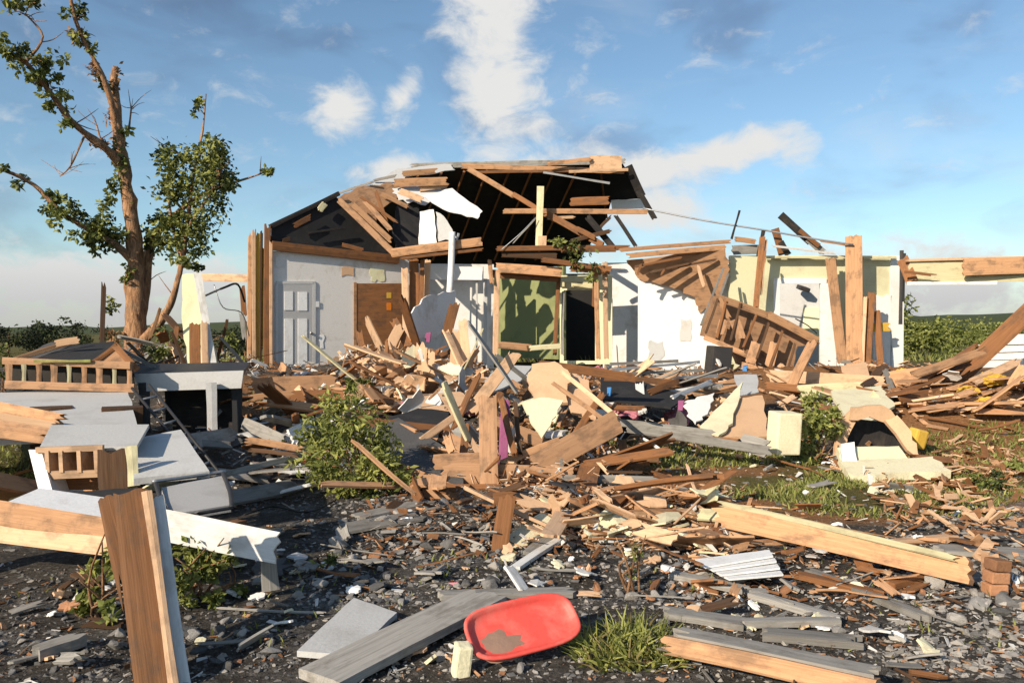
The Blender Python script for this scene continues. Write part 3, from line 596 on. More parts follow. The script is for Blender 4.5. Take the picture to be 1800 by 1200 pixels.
    for x0, y0, x1, y1, w, m, Y in ((594, 350, 700, 452, .14, 'ply', 18.2), (618, 358, 690, 425, .13, 'pine', 18.25), (640, 352, 688, 405, .12, 'ply', 18.5), (660, 335, 682, 400, .1, 'brown', 18.6), (632, 345, 700, 392, .07, 'brown', 18.5), (668, 340, 720, 365, .1, 'pine', 18.9), (690, 322, 790, 318, .2, 'pine', 19.2), (705, 306, 770, 300, .14, 'pine', 19.8), (735, 330, 790, 322, .2, 'pine_light', 19.3), (700, 335, 745, 352, .16, 'pine_light', 18.9), (655, 318, 700, 308, .07, 'grey_wood', 19.4), (580, 345, 660, 318, .06, 'grey_wood', 19)):
        hb('roof_batten', x0, y0, Y, x1, y1, Y, w, .05, m, rag=(.06, .1))
    hs('roof_underlay', ((688, 330, 19.3), (760, 322, 19.6), (790, 335, 19.4), (748, 362, 19.1), (700, 352, 19.1)), .015, 'grey_panel', rag=.05)
    hs('roof_underlay', ((650, 322, 19.3), (700, 300, 20.3), (790, 285, 20.8), (800, 296, 20.5), (720, 315, 20), (690, 325, 19.4)), .02, 'grey_panel', rag=.05)
    hs('roof_underlay', ((740, 345, 18.6), (795, 330, 19), (848, 372, 18.8), (840, 384, 18.6), (790, 372, 18.5)), .015, 'white_wall', rag=.03); hs('torn_sheet', ((738, 372, 18.4), (762, 368, 18.4), (768, 428, 18.4), (736, 430, 18.4)), .04, 'white_wall', rag=.015); hs('torn_sheet', ((766, 372, 18.45), (780, 380, 18.45), (803, 418, 18.45), (770, 425, 18.45)), .03, 'grey_panel', rag=.02)
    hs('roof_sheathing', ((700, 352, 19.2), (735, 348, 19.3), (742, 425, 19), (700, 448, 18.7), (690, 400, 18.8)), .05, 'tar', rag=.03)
    # open framing under the ridge
    for x0, y0, Y0, x1, y1, Y1, w, m in ((822, 296, 20.4, 905, 345, 19.6, .13, 'pine'), (900, 340, 19.6, 978, 388, 18.8, .12, 'brown'), (960, 375, 18.9, 1062, 432, 18.3, .15, 'brown'), (882, 371, 19, 1140, 372, 18.8, .12, 'pine'), (960, 384, 18.9, 1012, 381, 18.7, .07, 'pine_light'), (1030, 378, 18.6, 1082, 440, 18.5, .15, 'black_wood'), (1080, 376, 18.6, 1120, 436, 18.5, .09, 'black_wood'), (1050, 405, 18.6, 1076, 378, 18.6, .07, 'dark_wood'),
            (1000, 355, 19.2, 1072, 352, 19.2, .2, 'brown'), (900, 430, 18.7, 945, 380, 18.7, .03, 'grey_wood'), (1000, 425, 18.4, 1075, 405, 18.4, .1, 'dark_wood'), (985, 440, 18.3, 1085, 438, 18.2, .12, 'brown'), (1010, 400, 18.4, 1050, 420, 18.3, .12, 'brown'), (870, 437, 18.4, 1110, 435, 18.2, .12, 'brown'), (880, 446, 18.5, 980, 450, 18.4, .16, 'dark_wood'), (950, 456, 18.2, 1050, 470, 18.2, .12, 'brown'), (870, 470, 18.4, 990, 478, 18.4, .22, 'pine'), (1000, 470, 18.3, 1075, 475, 18.4, .2, 'brown')):
        hb('roof_strut', x0, y0, Y0, x1, y1, Y1, w, .09, m, rag=(.08, .08))
    hb('white_post', 947, 436, 18.55, 950, 328, 18.55, .16, .12, 'cream_wood'); hb('post_foot', 953, 440, 18.45, 953, 415, 18.45, .2, .1, 'pine_light')
    hb('cross_beam', 686, 445, 18.1, 848, 424, 18.2, .20, .12, 'pine', rag=(.05, .05)); hb('cross_beam', 700, 455, 18.0, 850, 438, 18.1, .07, .1, 'brown', rag=(.1, .05))
    hb('hanging_lath', 800, 432, 18.2, 806, 410, 18.2, .05, .03, 'metal')
    rod('vent_pipe', None, None, [P(789, 536, 17.9), P(793, 470, 17.95), P(795, 408, 18)], .075, 'white_paint', 12, parent=HOUSE)
    o = link('climbing_vine', leaf_mesh([(P(1020, 445, 18)-P(1020, 445, 18), (.35, .2, .35), 140), (P(1035, 475, 18)-P(1020, 445, 18), (.2, .2, .25), 60), (P(985, 430, 18)-P(1020, 445, 18), (.25, .2, .15), 60)], .11, 3, 33), LEAF3, P(1020, 445, 18)); finish(o, parent=HOUSE)
    # right hand roof remnants
    hb('roof_strut', 1372, 378, 18.6, 1425, 425, 18.6, .18, .08, 'black_wood'); hb('roof_strut', 1420, 420, 18.5, 1450, 446, 18.5, .16, .06, 'grey_wood', rag=(0, .1)); hb('roof_strut', 1362, 402, 18.5, 1376, 448, 18.5, .18, .08, 'brown'); hb('roof_strut', 1372, 425, 18.4, 1386, 448, 18.4, .14, .06, 'black_wood')
    hb('roof_strut', 1405, 405, 18.4, 1440, 432, 18.4, .10, .06, 'brown'); hb('roof_strut', 1300, 370, 18.4, 1286, 420, 18.4, .05, .05, 'black_wood'); hb('roof_strut', 1342, 405, 18.3, 1333, 450, 18.3, .09, .06, 'black_wood'); hb('roof_strut', 1285, 440, 18.4, 1340, 438, 18.4, .22, .06, 'grey_wood', rag=(.1, .1)); hb('roof_strut', 1290, 420, 18.3, 1330, 425, 18.3, .12, .08, 'pine', rag=(.06, .06))
    hb('roof_strut', 1355, 432, 18.2, 1470, 446, 18.3, .05, .04, 'white_wood', rag=(.1, .1)); hb('torn_beam_end', 1440, 423, 18.3, 1500, 432, 18.1, .06, .05, 'pine', rag=(.1, 0))
    # foundation edge
    hb('foundation', 470, 668, 17.1, 1590, 660, 17.7, .35, .2, 'concrete')
build_house()
rod('cable', 'thin grey cable stretched from the roof edge to the tall right stud', 'cable', [P(1130, 366, 19), P(1240, 388, 18.6), P(1340, 404, 18.3), P(1420, 418, 18.1), P(1500, 430, 17.9)], .022, 'metal')
rod('cable', 'pale wire hanging across the dark opening under the ridge', 'cable', [P(880, 440, 18.3), P(915, 410, 18.3), P(942, 382, 18.4)], .01, 'metal')

# ------------------------------------------------------------------ foreground left: post, beams, overturned furniture
def copy_part(o, parent): c = o.copy(); COL.objects.link(c); c.parent = parent; return c
t = thing('leaning_post', G(270, 1190), 'thick brown post leaning left in the foreground with a pale batten and white trim', 'post')
B('post_board', None, None, 277, 1240, 3.55, 229, 866, 4.12, .165, .09, 'post_wood', parent=t, rag=(0, .025))
B('batten', None, None, 311, 1240, 3.53, 258, 868, 4.10, .045, .075, 'pine_light', parent=t)
B('trim_board', None, None, 329, 1240, 3.58, 275, 868, 4.15, .062, .06, 'white_wood', parent=t, rag=(0, .04))
B('side_board', None, None, 243, 1095, 3.85, 189, 873, 4.17, .105, .05, 'post_wood', parent=t, rag=(.4, .03))
t = thing('wall_beam', P(60, 1040, 4.9), 'long tan beam from the left edge to the leaning post, sunlit face painted paler', 'beam')
B('top_board', None, None, -160, 876, 5.3, 215, 936, 4.6, .15, .06, 'pine', parent=t, rag=(0, .05))  # darker wood tone stands in for the less lit top face
B('bottom_board', None, None, -160, 922, 5.25, 222, 962, 4.55, .105, .07, 'pine_light', parent=t, rag=(0, .1))  # paler wood tone stands in for the sunlit front face
B('support_block', None, None, -110, 1080, 5.15, -120, 900, 5.25, .25, .2, 'grey_wood', parent=t)
B('white_plank', 'white painted plank with a broken end, right of the leaning post', 'plank', 190, 905, 4.75, 492, 962, 4.75, .185, .035, 'white_wood', rag=(0, .05))
B('plank', 'short grey board propped under the broken end of the white plank', 'plank', 470, 960, 4.8, 476, 1035, 4.85, .1, .05, 'grey_wood')
S('counter_panel', 'white counter panel resting on top of the long tan beam', 'panel', ((15, 880, 5.2), (70, 858, 5.6), (300, 890, 5.3), (200, 928, 4.75), (40, 905, 4.9)), .03, 'white_paint')
t = thing('overturned_cabinet', G(150, 890), 'pale overturned cabinet with open brown drawer slots behind the white counter panel', 'cabinet')
S('top', None, None, ((70, 783, 6.2), (90, 748, 6.9), (262, 744, 6.9), (240, 786, 6.2)), .03, 'grey_panel', parent=t)
S('side_panel', None, None, ((50, 790, 6.15), (72, 790, 6.15), (98, 884, 6.0), (74, 886, 6.0)), .5, 'white_paint', parent=t)
S('front_rail', None, None, ((62, 786, 6.12), (180, 782, 6.12), (180, 792, 6.12), (62, 796, 6.12)), .03, 'pine_light', parent=t)
S('front_rail', None, None, ((84, 828, 6.1), (182, 826, 6.1), (182, 838, 6.1), (86, 842, 6.1)), .03, 'pine_light', parent=t)
for x in (78, 102, 134, 164): S('divider', None, None, ((x, 792, 6.11), (x+7, 792, 6.11), (x+9, 830, 6.09), (x+2, 830, 6.09)), .3, 'pine_light', parent=t)
S('back_panel', None, None, ((76, 790, 6.4), (170, 788, 6.4), (170, 860, 6.3), (80, 860, 6.3)), .02, 'brown', parent=t)
S('slab', 'light grey board lying tilted at the right of the overturned cabinet', 'board', ((222, 792, 6.5), (240, 768, 6.9), (318, 756, 7.2), (368, 826, 6.0), (235, 842, 5.8)), .05, 'grey_panel', rag=.008)
B('plank', 'short pale post standing under the light grey board', 'plank', 236, 855, 5.9, 230, 785, 6.0, .08, .06, 'cream_wood'); B('plank', 'dark upright board beside the drawer slots of the overturned cabinet', 'plank', 200, 862, 5.9, 196, 788, 6.0, .2, .04, 'dark_wood', rag=(0, .05))
S('sheet', 'crumpled black tar sheet beneath the overturned cabinet', 'sheet', ((90, 868, 5.7), (230, 856, 5.7), (300, 870, 5.5), (280, 905, 5.2), (160, 900, 5.2)), .02, 'tar', rag=.03)
t = thing('fallen_wall_section', G(120, 800), 'large light grey wall section lying flat in the rubble under the slatted railing', 'wall section')
S('wall_face', None, None, ((-160, 692, 9.6), (224, 686, 10.0), (242, 748, 7.6), (60, 752, 7.5), (-220, 770, 7.2)), .14, 'grey_panel', parent=t, rag=.012)
for x, y, Yb in ((-100, 800, 8.5), (90, 790, 8.6), (215, 770, 8.6)): B('stud', None, None, x, y+30, Yb, x, 715, Yb, .4, .3, 'dark_wood', parent=t)
t = thing('slatted_railing', G(120, 700), 'low wooden railing with short slats and dark gaps on the fallen wall section', 'railing')
B('top_rail', None, None, 8, 634, 9.9, 232, 642, 9.8, .085, .1, 'ply', parent=t); B('bottom_rail', None, None, 12, 676, 9.8, 238, 682, 9.8, .10, .1, 'ply', parent=t)
for i in range(9): x = 16+i*26.5; B('slat', None, None, x, 679, 9.8, x-1, 640, 9.82, (.075, .05, .06)[i % 3], .05, ('ply', 'cream_wood', 'pine')[i % 3], parent=t)
S('gap_shade', None, None, ((10, 640, 9.95), (230, 642, 9.95), (236, 680, 9.95), (12, 678, 9.95)), .03, 'interior_shade', parent=t)  # near-black sheet stands in for shade between the slats
B('rail_trim', None, None, 60, 635, 9.75, 160, 634, 9.75, .03, .03, 'leaf_light', parent=t)
t = thing('roof_fragment', P(130, 640, 10.4), 'dark shingled roof fragment with brown boards lying on top of the slatted railing', 'roof fragment')
S('shingle_sheet', None, None, ((60, 632, 10), (128, 606, 10.8), (200, 600, 11), (226, 622, 10.2), (200, 634, 9.9)), .04, 'tar', parent=t, rag=.03)
B('fascia_board', None, None, 20, 634, 10, 140, 596, 10.6, .07, .04, 'pine', parent=t, rag=(.03, .1)); B('fascia_board', None, None, 160, 640, 9.85, 206, 606, 9.9, .06, .04, 'brown', parent=t); B('fascia_board', None, None, 200, 606, 9.9, 242, 650, 9.85, .08, .04, 'brown', parent=t)
S('gable_board', None, None, ((170, 638, 9.88), (205, 610, 9.9), (232, 640, 9.88)), .03, 'ply', parent=t, rag=.01); B('fascia_board', None, None, 96, 604, 10.3, 142, 596, 10.3, .09, .02, 'pine_light', parent=t, rag=(.04, .04))
S('shingle_sheet', None, None, ((30, 630, 11), (90, 602, 12), (130, 600, 12), (80, 632, 11)), .03, 'shingle', parent=t, rag=.03)
for i, (a, l, m, lb) in enumerate(((((-140, 690, 7.8), (122, 738, 7.2)), .10, 'pine', 'top plank'), (((-140, 712, 7.6), (112, 752, 7.1)), .09, 'pine_light', 'second plank'), (((-140, 730, 7.5), (106, 766, 7.0)), .12, 'ply', 'third plank'), (((-120, 748, 7.3), (90, 772, 6.9)), .08, 'pine', 'lowest plank'))):
    B('plank', f'{lb} of the tan bundle jutting in from the left edge', 'plank', *a[0], *a[1], l, .05, m, rag=(0, .14), group='tan planks jutting in at the left edge')
t = thing('dark_table', G(330, 790), 'charcoal table with a thick top standing among debris left of the house', 'table')
S('table_top', None, None, ((232, 656, 10.2), (236, 640, 11), (440, 636, 11.2), (428, 652, 10.4)), .05, 'black_metal', parent=t)
S('apron', None, None, ((236, 657, 10.15), (428, 651, 10.35), (424, 682, 10.35), (244, 688, 10.15)), .03, 'grey_panel', parent=t)
for x, yb, Y in ((374, 772, 10.2), (418, 760, 10.6), (256, 760, 10.2), (300, 740, 11.2)): B('leg', None, None, x, yb, Y, x-3, 672, Y, .13, .1, 'grey_panel' if x == 374 else 'black_metal', parent=t)
S('back_panel', None, None, ((300, 672, 11), (425, 668, 11.1), (425, 780, 10.9), (305, 790, 10.8)), .04, 'black_wood', parent=t)  # black sheet added as the shade beneath the table
def ladder():
    t = thing('metal_ladder', G(370, 825), 'thin black metal ladder frame leaning from the dark table to the ground', 'ladder'); r = .018
    a0, a1, b0, b1 = P(232, 682, 9.3), P(372, 850, 7.6), P(262, 676, 9.5), P(392, 838, 7.8)
    for p, q in ((a0, a1), (b0, b1)): rod('rail', None, None, [p, q], r, 'black_metal', parent=t)
    for k in range(1, 7): rod('rung', None, None, [a0.lerp(a1, k/7), b0.lerp(b1, k/7)], r*.7, 'metal', parent=t)
ladder()
def folding_chair():
    t = thing('folding_chair', G(340, 930), 'folded metal chair with a grey padded seat lying behind the white plank', 'chair')
    S('seat', None, None, ((284, 856, 5.6), (392, 836, 5.9), (406, 886, 5.3), (300, 904, 5.1)), .05, 'grey_cloth', parent=t, rag=.006)
    rod('leg', None, None, [P(274, 850, 5.6), P(284, 880, 5.3), P(300, 912, 5.0)], .016, 'black_metal', parent=t); rod('leg', None, None, [P(392, 832, 5.9), P(404, 862, 5.5), P(408, 892, 5.2)], .016, 'black_metal', parent=t)
    rod('crossbar', None, None, [P(300, 912, 5.0), P(350, 902, 5.05), P(408, 892, 5.2)], .012, 'black_metal', parent=t); rod('backrest_bar', None, None, [P(268, 846, 5.7), P(330, 838, 5.9), P(396, 828, 6.1)], .014, 'metal', parent=t)
folding_chair()
t = thing('painted_wall_piece', G(350, 680), 'cream painted wall piece leaning upright with a brown board right of the broken tree', 'wall piece')
S('panel_face', None, None, ((318, 482, 13), (344, 478, 13), (360, 540, 13), (380, 642, 12.8), (330, 646, 12.8), (322, 560, 13)), .06, 'cream_wall', parent=t, rag=.02)
B('board', None, None, 344, 656, 12.6, 342, 566, 12.7, .17, .04, 'brown', parent=t, rag=(.05, .05)); B('board', None, None, 362, 650, 12.65, 358, 560, 12.7, .1, .04, 'pine_light', parent=t, rag=(.05, .1)); B('edge_strip', None, None, 374, 640, 12.7, 347, 480, 12.9, .12, .03, 'white_wood', parent=t)
rod('cable', 'black cable dangling between the cream panel and the house corner', 'cable', [P(360, 520, 14), P(395, 505, 14), P(418, 500, 14.5), P(430, 530, 15)], .02, 'cable_black'); rod('cable', 'thin pale wire looping below the tan top plate left of the house corner', 'cable', [P(376, 500, 14), P(392, 540, 14), P(425, 550, 14.5), P(438, 590, 15)], .01, 'metal')
for i, (x0, y0, x1, y1, Y, m, lb) in enumerate(((210, 612, 282, 652, 10.5, 'grey_wood', 'pale thin lath sloping down right from the roof fragment'), (222, 600, 262, 640, 11, 'black_wood', 'black lath beside the pale sloping lath'), (282, 540, 262, 600, 12.5, 'pine', 'tan lath leaning on the base of the broken tree'), (300, 580, 330, 650, 12.5, 'dark_wood', 'dark broken lath left of the cream leaning panel'),
        (385, 590, 430, 640, 13, 'grey_wood', 'grey lath leaning right of the cream panel'), (440, 632, 472, 644, 12.5, 'white_wood', 'thin white lath at the foot of the yellow corner studs'), (400, 560, 380, 640, 13, 'dark_wood', 'dark lath leaning left behind the dark table'))):
    B('lath', lb, 'lath', x0, y0, Y, x1, y1, Y+.2, .05, .03, m, rag=(.04, .08))

# ------------------------------------------------------------------ middle of the rubble
def D(label, x0, y0, Y0, x1, y1, Y1, w, t, mat, cat='plank', name=None, **k):
    k.setdefault('rag', (.04, .07)); return B(name or cat.replace(' ', '_'), label, cat, x0, y0, Y0, x1, y1, Y1, w, t, mat, **k)
def Sh(label, cat, px, t, mat, rag=.012, **k): return S(k.pop('name', cat.replace(' ', '_')), label, cat, px, t, mat, rag=rag, **k)
D('broad brown diagonal beam rising to the right in the middle of the rubble', 938, 822, 8.4, 1088, 738, 8.6, .26, .1, 'ply', 'beam')
D('long brown beam lying level below the diagonal beam', 775, 832, 8.3, 1010, 838, 8.2, .22, .09, 'ply', 'beam'); D('flat grey plank continuing right from the level brown beam', 985, 843, 8.1, 1182, 846, 8.3, .11, .05, 'grey_wood')
D('thin brown plank under the level brown beam', 800, 858, 8.0, 1240, 858, 8.2, .09, .05, 'brown')
D('upright brown post at the centre of the rubble pile', 862, 905, 8.0, 856, 690, 8.4, .19, .1, 'ply', 'post'); D('brown stake driven into the ground below the centre post', 874, 1000, 5.9, 892, 868, 6.2, .13, .07, 'brown', 'stake', rag=(.1, .06)); D('short cross piece at the head of the brown stake', 860, 878, 6.3, 915, 872, 6.3, .10, .05, 'brown')
D('thin pine strut running down to the tip of the broad diagonal beam, upper of two', 985, 652, 9.6, 1092, 738, 8.7, .055, .04, 'pine_light', 'strut'); D('thin pine strut running down to the tip of the broad diagonal beam, lower of two', 970, 672, 9.5, 1078, 748, 8.6, .05, .04, 'pine', 'strut')
D('dark maroon pole standing beside the centre post', 884, 840, 8.6, 888, 700, 9, .10, .06, 'purple_cloth', 'pole'); D('white strip standing right of the maroon pole', 897, 800, 8.7, 902, 745, 8.8, .06, .03, 'white_wood', 'strip')
Sh('pale cream drywall piece hanging point down over the centre pile', 'drywall piece', ((918, 706, 8.9), (952, 698, 9), (990, 704, 9), (968, 745, 8.7), (952, 772, 8.6), (934, 742, 8.7)), .025, 'pale_plaster')
Sh('tan board standing upright on top of the centre pile', 'board', ((935, 640, 10), (975, 632, 10), (1003, 660, 9.8), (998, 708, 9.4), (940, 705, 9.4), (926, 668, 9.8)), .04, 'tan_board', .03); Sh('peach coloured board behind the upright tan board', 'board', ((985, 650, 10.2), (1035, 668, 10), (1048, 735, 9.2), (1005, 725, 9.3)), .03, 'tan_board', .03)
Sh('pale grey sheet sloping down left from the window sill', 'sheet', ((852, 668, 12.5), (880, 640, 13.5), (935, 644, 13.5), (915, 668, 12.5), (862, 690, 11.8)), .03, 'grey_panel'); Sh('grey drywall sheet hanging torn in front of the inner wall', 'drywall sheet', ((716, 555, 15.0), (752, 520, 15.6), (800, 510, 16.6), (800, 560, 16.5), (760, 598, 15.6), (722, 590, 15.0)), .03, 'grey_wall', .03)
Sh('grey drywall sheet standing in the pile below the vent pipe', 'drywall sheet', ((770, 640, 13.8), (832, 650, 13.8), (838, 705, 13.2), (800, 730, 12.8), (772, 690, 13.4)), .03, 'drywall', .03)
Sh('dark shingle slab sloping across the middle behind the leafy bush', 'shingle slab', ((638, 752, 9.6), (700, 738, 10.2), (818, 800, 8.8), (812, 872, 7.8), (730, 838, 8.2)), .05, 'shingle', .02); Sh('black tar sheet above the dark shingle slab', 'tar sheet', ((660, 742, 10.2), (735, 716, 11), (790, 722, 11), (770, 778, 9.6), (700, 750, 10)), .02, 'tar', .03)
Sh('tan plywood sheet lying behind the black tar sheet', 'plywood sheet', ((716, 694, 12), (808, 688, 12.2), (832, 704, 11.6), (790, 720, 11), (716, 718, 11.2)), .03, 'tan_board', .02)
for i, a in enumerate(((690, 818, 8.2, 862, 890, 7.7, .12, 'pine', 'tan plank running down right from the dark shingle slab'), (720, 842, 8.0, 850, 868, 7.8, .08, 'brown', 'narrow brown plank beside the tan plank below the shingle slab'), (740, 862, 7.6, 862, 912, 7.2, .1, 'pine', 'lowest tan plank of those below the shingle slab'), (760, 812, 8.3, 880, 806, 8.3, .16, 'ply', 'wide board laid across left of the centre post'), (780, 700, 10.5, 845, 800, 8.6, .07, 'pine_light', 'light stick crossing down to the centre post'), (835, 705, 10, 740, 775, 9.4, .09, 'pine_light', 'light stick crossing down left over the black tar sheet'),
        (700, 748, 10, 735, 760, 9.6, .07, 'pine', 'short tan stub at the edge of the black tar sheet'), (880, 815, 8.4, 985, 772, 8.7, .08, 'pine', 'slim tan plank behind the broad diagonal beam'), (905, 800, 8.3, 880, 700, 9, .07, 'brown', 'brown slat leaning right of the maroon pole'), (915, 800, 8.4, 905, 705, 9, .05, 'dark_wood', 'dark slat leaning below the upright tan board'), (1000, 780, 8.9, 1060, 690, 9.6, .08, 'brown', 'brown stick leaning under the two pine struts'), (880, 690, 11, 850, 760, 9.6, .1, 'brown', 'brown board leaning behind the centre post'),
        (818, 745, 9.2, 812, 835, 8.4, .09, 'brown', 'upright brown board left of the centre post'), (946, 640, 10.6, 1120, 664, 10.8, .12, 'brown', 'long brown plank lying along the foot of the dark doorway'), (1105, 832, 8.5, 1092, 772, 8.9, .09, 'brown', 'short brown stub standing right of the broad diagonal beam'), (1060, 820, 8.6, 960, 812, 8.6, .08, 'brown', 'brown strip in the shadow under the broad diagonal beam'))):
    D(a[8], *a[:6], a[6], .05, a[7])
for i, (x, y, Y, c, w, lb, cat) in enumerate(((962, 650, 10.2, 'purple_cloth', .16, 'purple rag caught on top of the centre pile', 'rag'), (940, 655, 10.3, 'yellow_paint', .1, 'yellow scrap left of the purple rag', 'scrap'), (992, 662, 10.1, 'orange_paint', .09, 'orange scrap right of the purple rag', 'scrap'), (1003, 664, 10.1, 'yellow_paint', .1, 'small yellow scrap right of the orange scrap', 'scrap'), (725, 590, 15, 'orange_paint', .18, 'orange cloth strip hanging beside the wooden door', 'rag'), (722, 618, 15, 'red_plastic', .12, 'red scrap below the orange cloth strip', 'scrap'), (752, 592, 15.2, 'purple_cloth', .18, 'maroon rag on the edge of the hanging grey sheet', 'rag'), (1284, 650, 15.8, 'yellow_paint', .24, 'yellow board scrap left of the broken drawer unit', 'scrap'), (1309, 648, 15.6, 'blue_paint', .16, 'blue strip under the broken drawer unit', 'strip'), (1070, 686, 11.5, 'blue_paint', .1, 'small blue scrap on the dark sheet right of the centre pile', 'scrap'), (1196, 712, 10.5, 'purple_cloth', .14, 'maroon rag beside the crumpled white sheet', 'rag'),
        (795, 1036, 5.0, 'pink_fluff', .1, 'pink scrap behind the grey plank left of the red tub', 'scrap'), (770, 1045, 4.9, 'purple_cloth', .07, 'small dark pink scrap beside the bigger pink scrap', 'scrap'))):
    p = P(x, y, Y); S(cat, lb, cat, [(x-w*40*10/Y, y+8, Y), (x+w*30*10/Y, y+10, Y-.05), (x+w*42*10/Y, y-w*70*10/Y, Y), (x-w*25*10/Y, y-w*60*10/Y, Y+.08)], .012, c, rag=.02)
# torn wood and board in front of the brown door
for i, a in enumerate(((735, 690, 14, 742, 600, 14.3, .2, 'pine_light', 'broad pale board standing left of the vent pipe'), (760, 690, 13.9, 758, 612, 14.2, .12, 'tan_board', 'tan board standing right of the broad pale board'), (800, 680, 14, 808, 575, 14.5, .26, 'tan_board', 'ragged peach board standing right below the vent pipe'), (822, 640, 14.2, 812, 560, 14.5, .16, 'pine_light', 'pale slab leaning on the ragged peach board'), (785, 590, 15, 800, 530, 15.5, .2, 'brown', 'brown board under the foot of the vent pipe'), (650, 690, 13.5, 745, 615, 14.5, .09, 'pine', 'tan stick rising to the right before the wooden door'), (625, 625, 14.8, 700, 690, 13.8, .07, 'pine_light', 'pale stick sloping down right before the wooden door'), (690, 560, 15.5, 720, 610, 15.2, .16, 'brown', 'brown torn board against the right of the wooden door'), (685, 610, 15, 705, 570, 15.3, .2, 'tan_board', 'tan torn flap in front of the wooden door'),
        (640, 680, 14, 690, 620, 15, .16, 'pine', 'wide tan splinter leaning before the wooden door'), (660, 660, 14.2, 720, 630, 14.8, .12, 'brown', 'brown splinter lying before the wooden door'), (560, 690, 13.5, 660, 700, 13, .18, 'brown', 'low brown board below the grey inner wall'), (440, 680, 13.5, 600, 672, 13.8, .3, 'ply', 'wide ply board lying below the pale inner door'), (470, 700, 12.6, 590, 694, 12.6, .2, 'brown', 'brown board lying before the wide ply board'), (432, 700, 12, 520, 690, 12.2, .1, 'pine', 'tan lath lying right of the dark table'), (500, 660, 14, 532, 690, 13.5, .12, 'pine_light', 'short pale board standing below the pale inner door'), (580, 652, 14.4, 600, 690, 14, .12, 'pine_light', 'short pale chip under the grey inner wall'), (430, 772, 9.6, 540, 790, 9.3, .08, 'pine', 'tan strip lying left of the leafy bush'), (436, 790, 9.2, 530, 800, 9, .05, 'dark_wood', 'dark strip under the tan strip left of the leafy bush'), (372, 840, 7.4, 520, 802, 8.2, .06, 'grey_wood', 'grey lath lying left of the leafy bush'), (425, 742, 10.5, 505, 778, 9.8, .16, 'grey_wood', 'grey board in the rubble right of the dark table'), (505, 770, 9.8, 560, 745, 10.4, .2, 'white_wood', 'white scrap board left behind the leafy bush'))):
    D(a[8], *a[:6], a[6], .035, a[7], 'board' if a[6] > .13 else 'stick', rag=(.08, .12))
# right of the centre
Sh('dark charcoal sheet lying below the white wall', 'sheet', ((1052, 706, 11.4), (1056, 660, 12.6), (1110, 662, 12.6), (1205, 700, 11.6), (1180, 712, 11), (1120, 706, 11.2)), .03, 'tar', .02)
for i, a in enumerate(((1072, 640, 1192, 594+40, 'top'), (1076, 650, 1230, 636, 'second'), (1080, 658, 1236, 650, 'third'), (1090, 668, 1262, 660, 'lowest'))):
    D(f'thin metal strip fanned out below the white wall, {a[4]} of four', a[0], a[1], 13.5, a[2], a[3], 14.2, .05, .02, 'metal' if i % 2 else 'grey_wood', 'strip', name='metal_strip', rag=(0, 0), group='thin strips below the white wall')
for i, a in enumerate(((1085, 742, 9.6, 1260, 762, 9.4, .09, 'grey_wood', 'upper grey plank running right from the diagonal beam tip'), (1100, 752, 9.4, 1358, 792, 8.8, .10, 'grey_wood', 'lower grey plank running right to the cream block'), (1130, 770, 9.0, 1170, 795, 8.6, .03, 'white_wood', 'thin white lath in the dark hollow right of the diagonal beam'), (1240, 774, 9.1, 1300, 778, 9, .1, 'brown', 'brown board end under the lower grey plank'), (1060, 664, 12.4, 1190, 672, 12.4, .1, 'brown', 'brown plank lying over the dark charcoal sheet'), (1140, 690, 11.6, 1195, 668, 12, .1, 'brown', 'brown chunk behind the maroon rag'), (1250, 670, 13, 1180, 700, 11.4, .07, 'white_wood', 'curved white strip above the crumpled white sheet'), (1300, 776, 9, 1356, 790, 8.8, .2, 'grey_wood', 'grey block under the leaning peach panel'))):
    D(a[8], *a[:6], a[6], .04, a[7])
Sh('crumpled white sheet right of the dark hollow', 'sheet', ((1204, 704, 10.6), (1225, 698, 10.8), (1256, 690, 11), (1246, 720, 10.4), (1222, 748, 10), (1208, 728, 10.2)), .015, 'white_wall', .03); Sh('peach panel leaning at the foot of the broken drawer unit', 'panel', ((1280, 702, 10.8), (1340, 694, 10.9), (1350, 766, 9.8), (1262, 768, 9.8)), .03, 'tan_board', .02)
Sh('pale green plaster piece left of the leaning peach panel', 'plaster piece', ((1230, 745, 10), (1288, 690, 10.9), (1306, 672, 11.2), (1288, 740, 10), (1262, 770, 9.7)), .03, 'pale_plaster', .02); Sh('white fabric sheet draped above the leaning peach panel', 'sheet', ((1290, 660, 12.4), (1330, 656, 12.4), (1334, 690, 11.4), (1300, 694, 11.2)), .015, 'grey_panel', .02)
box('plaster_block', 'pale cream plaster block standing left of the leafy vine', 'block', P(1378, 760, 9.2), (.30, .25, .48), 'pale_plaster', (.05, .04, .2), .02); box('gap_filler', 'black block added to fill the dark gap at the foot of the broken drawer unit', 'box', P(1262, 640, 15.6), (.4, .4, .7), 'black_metal', (0, .1, .1), .02)  # black box is added to fill a dark gap below the drawer unit
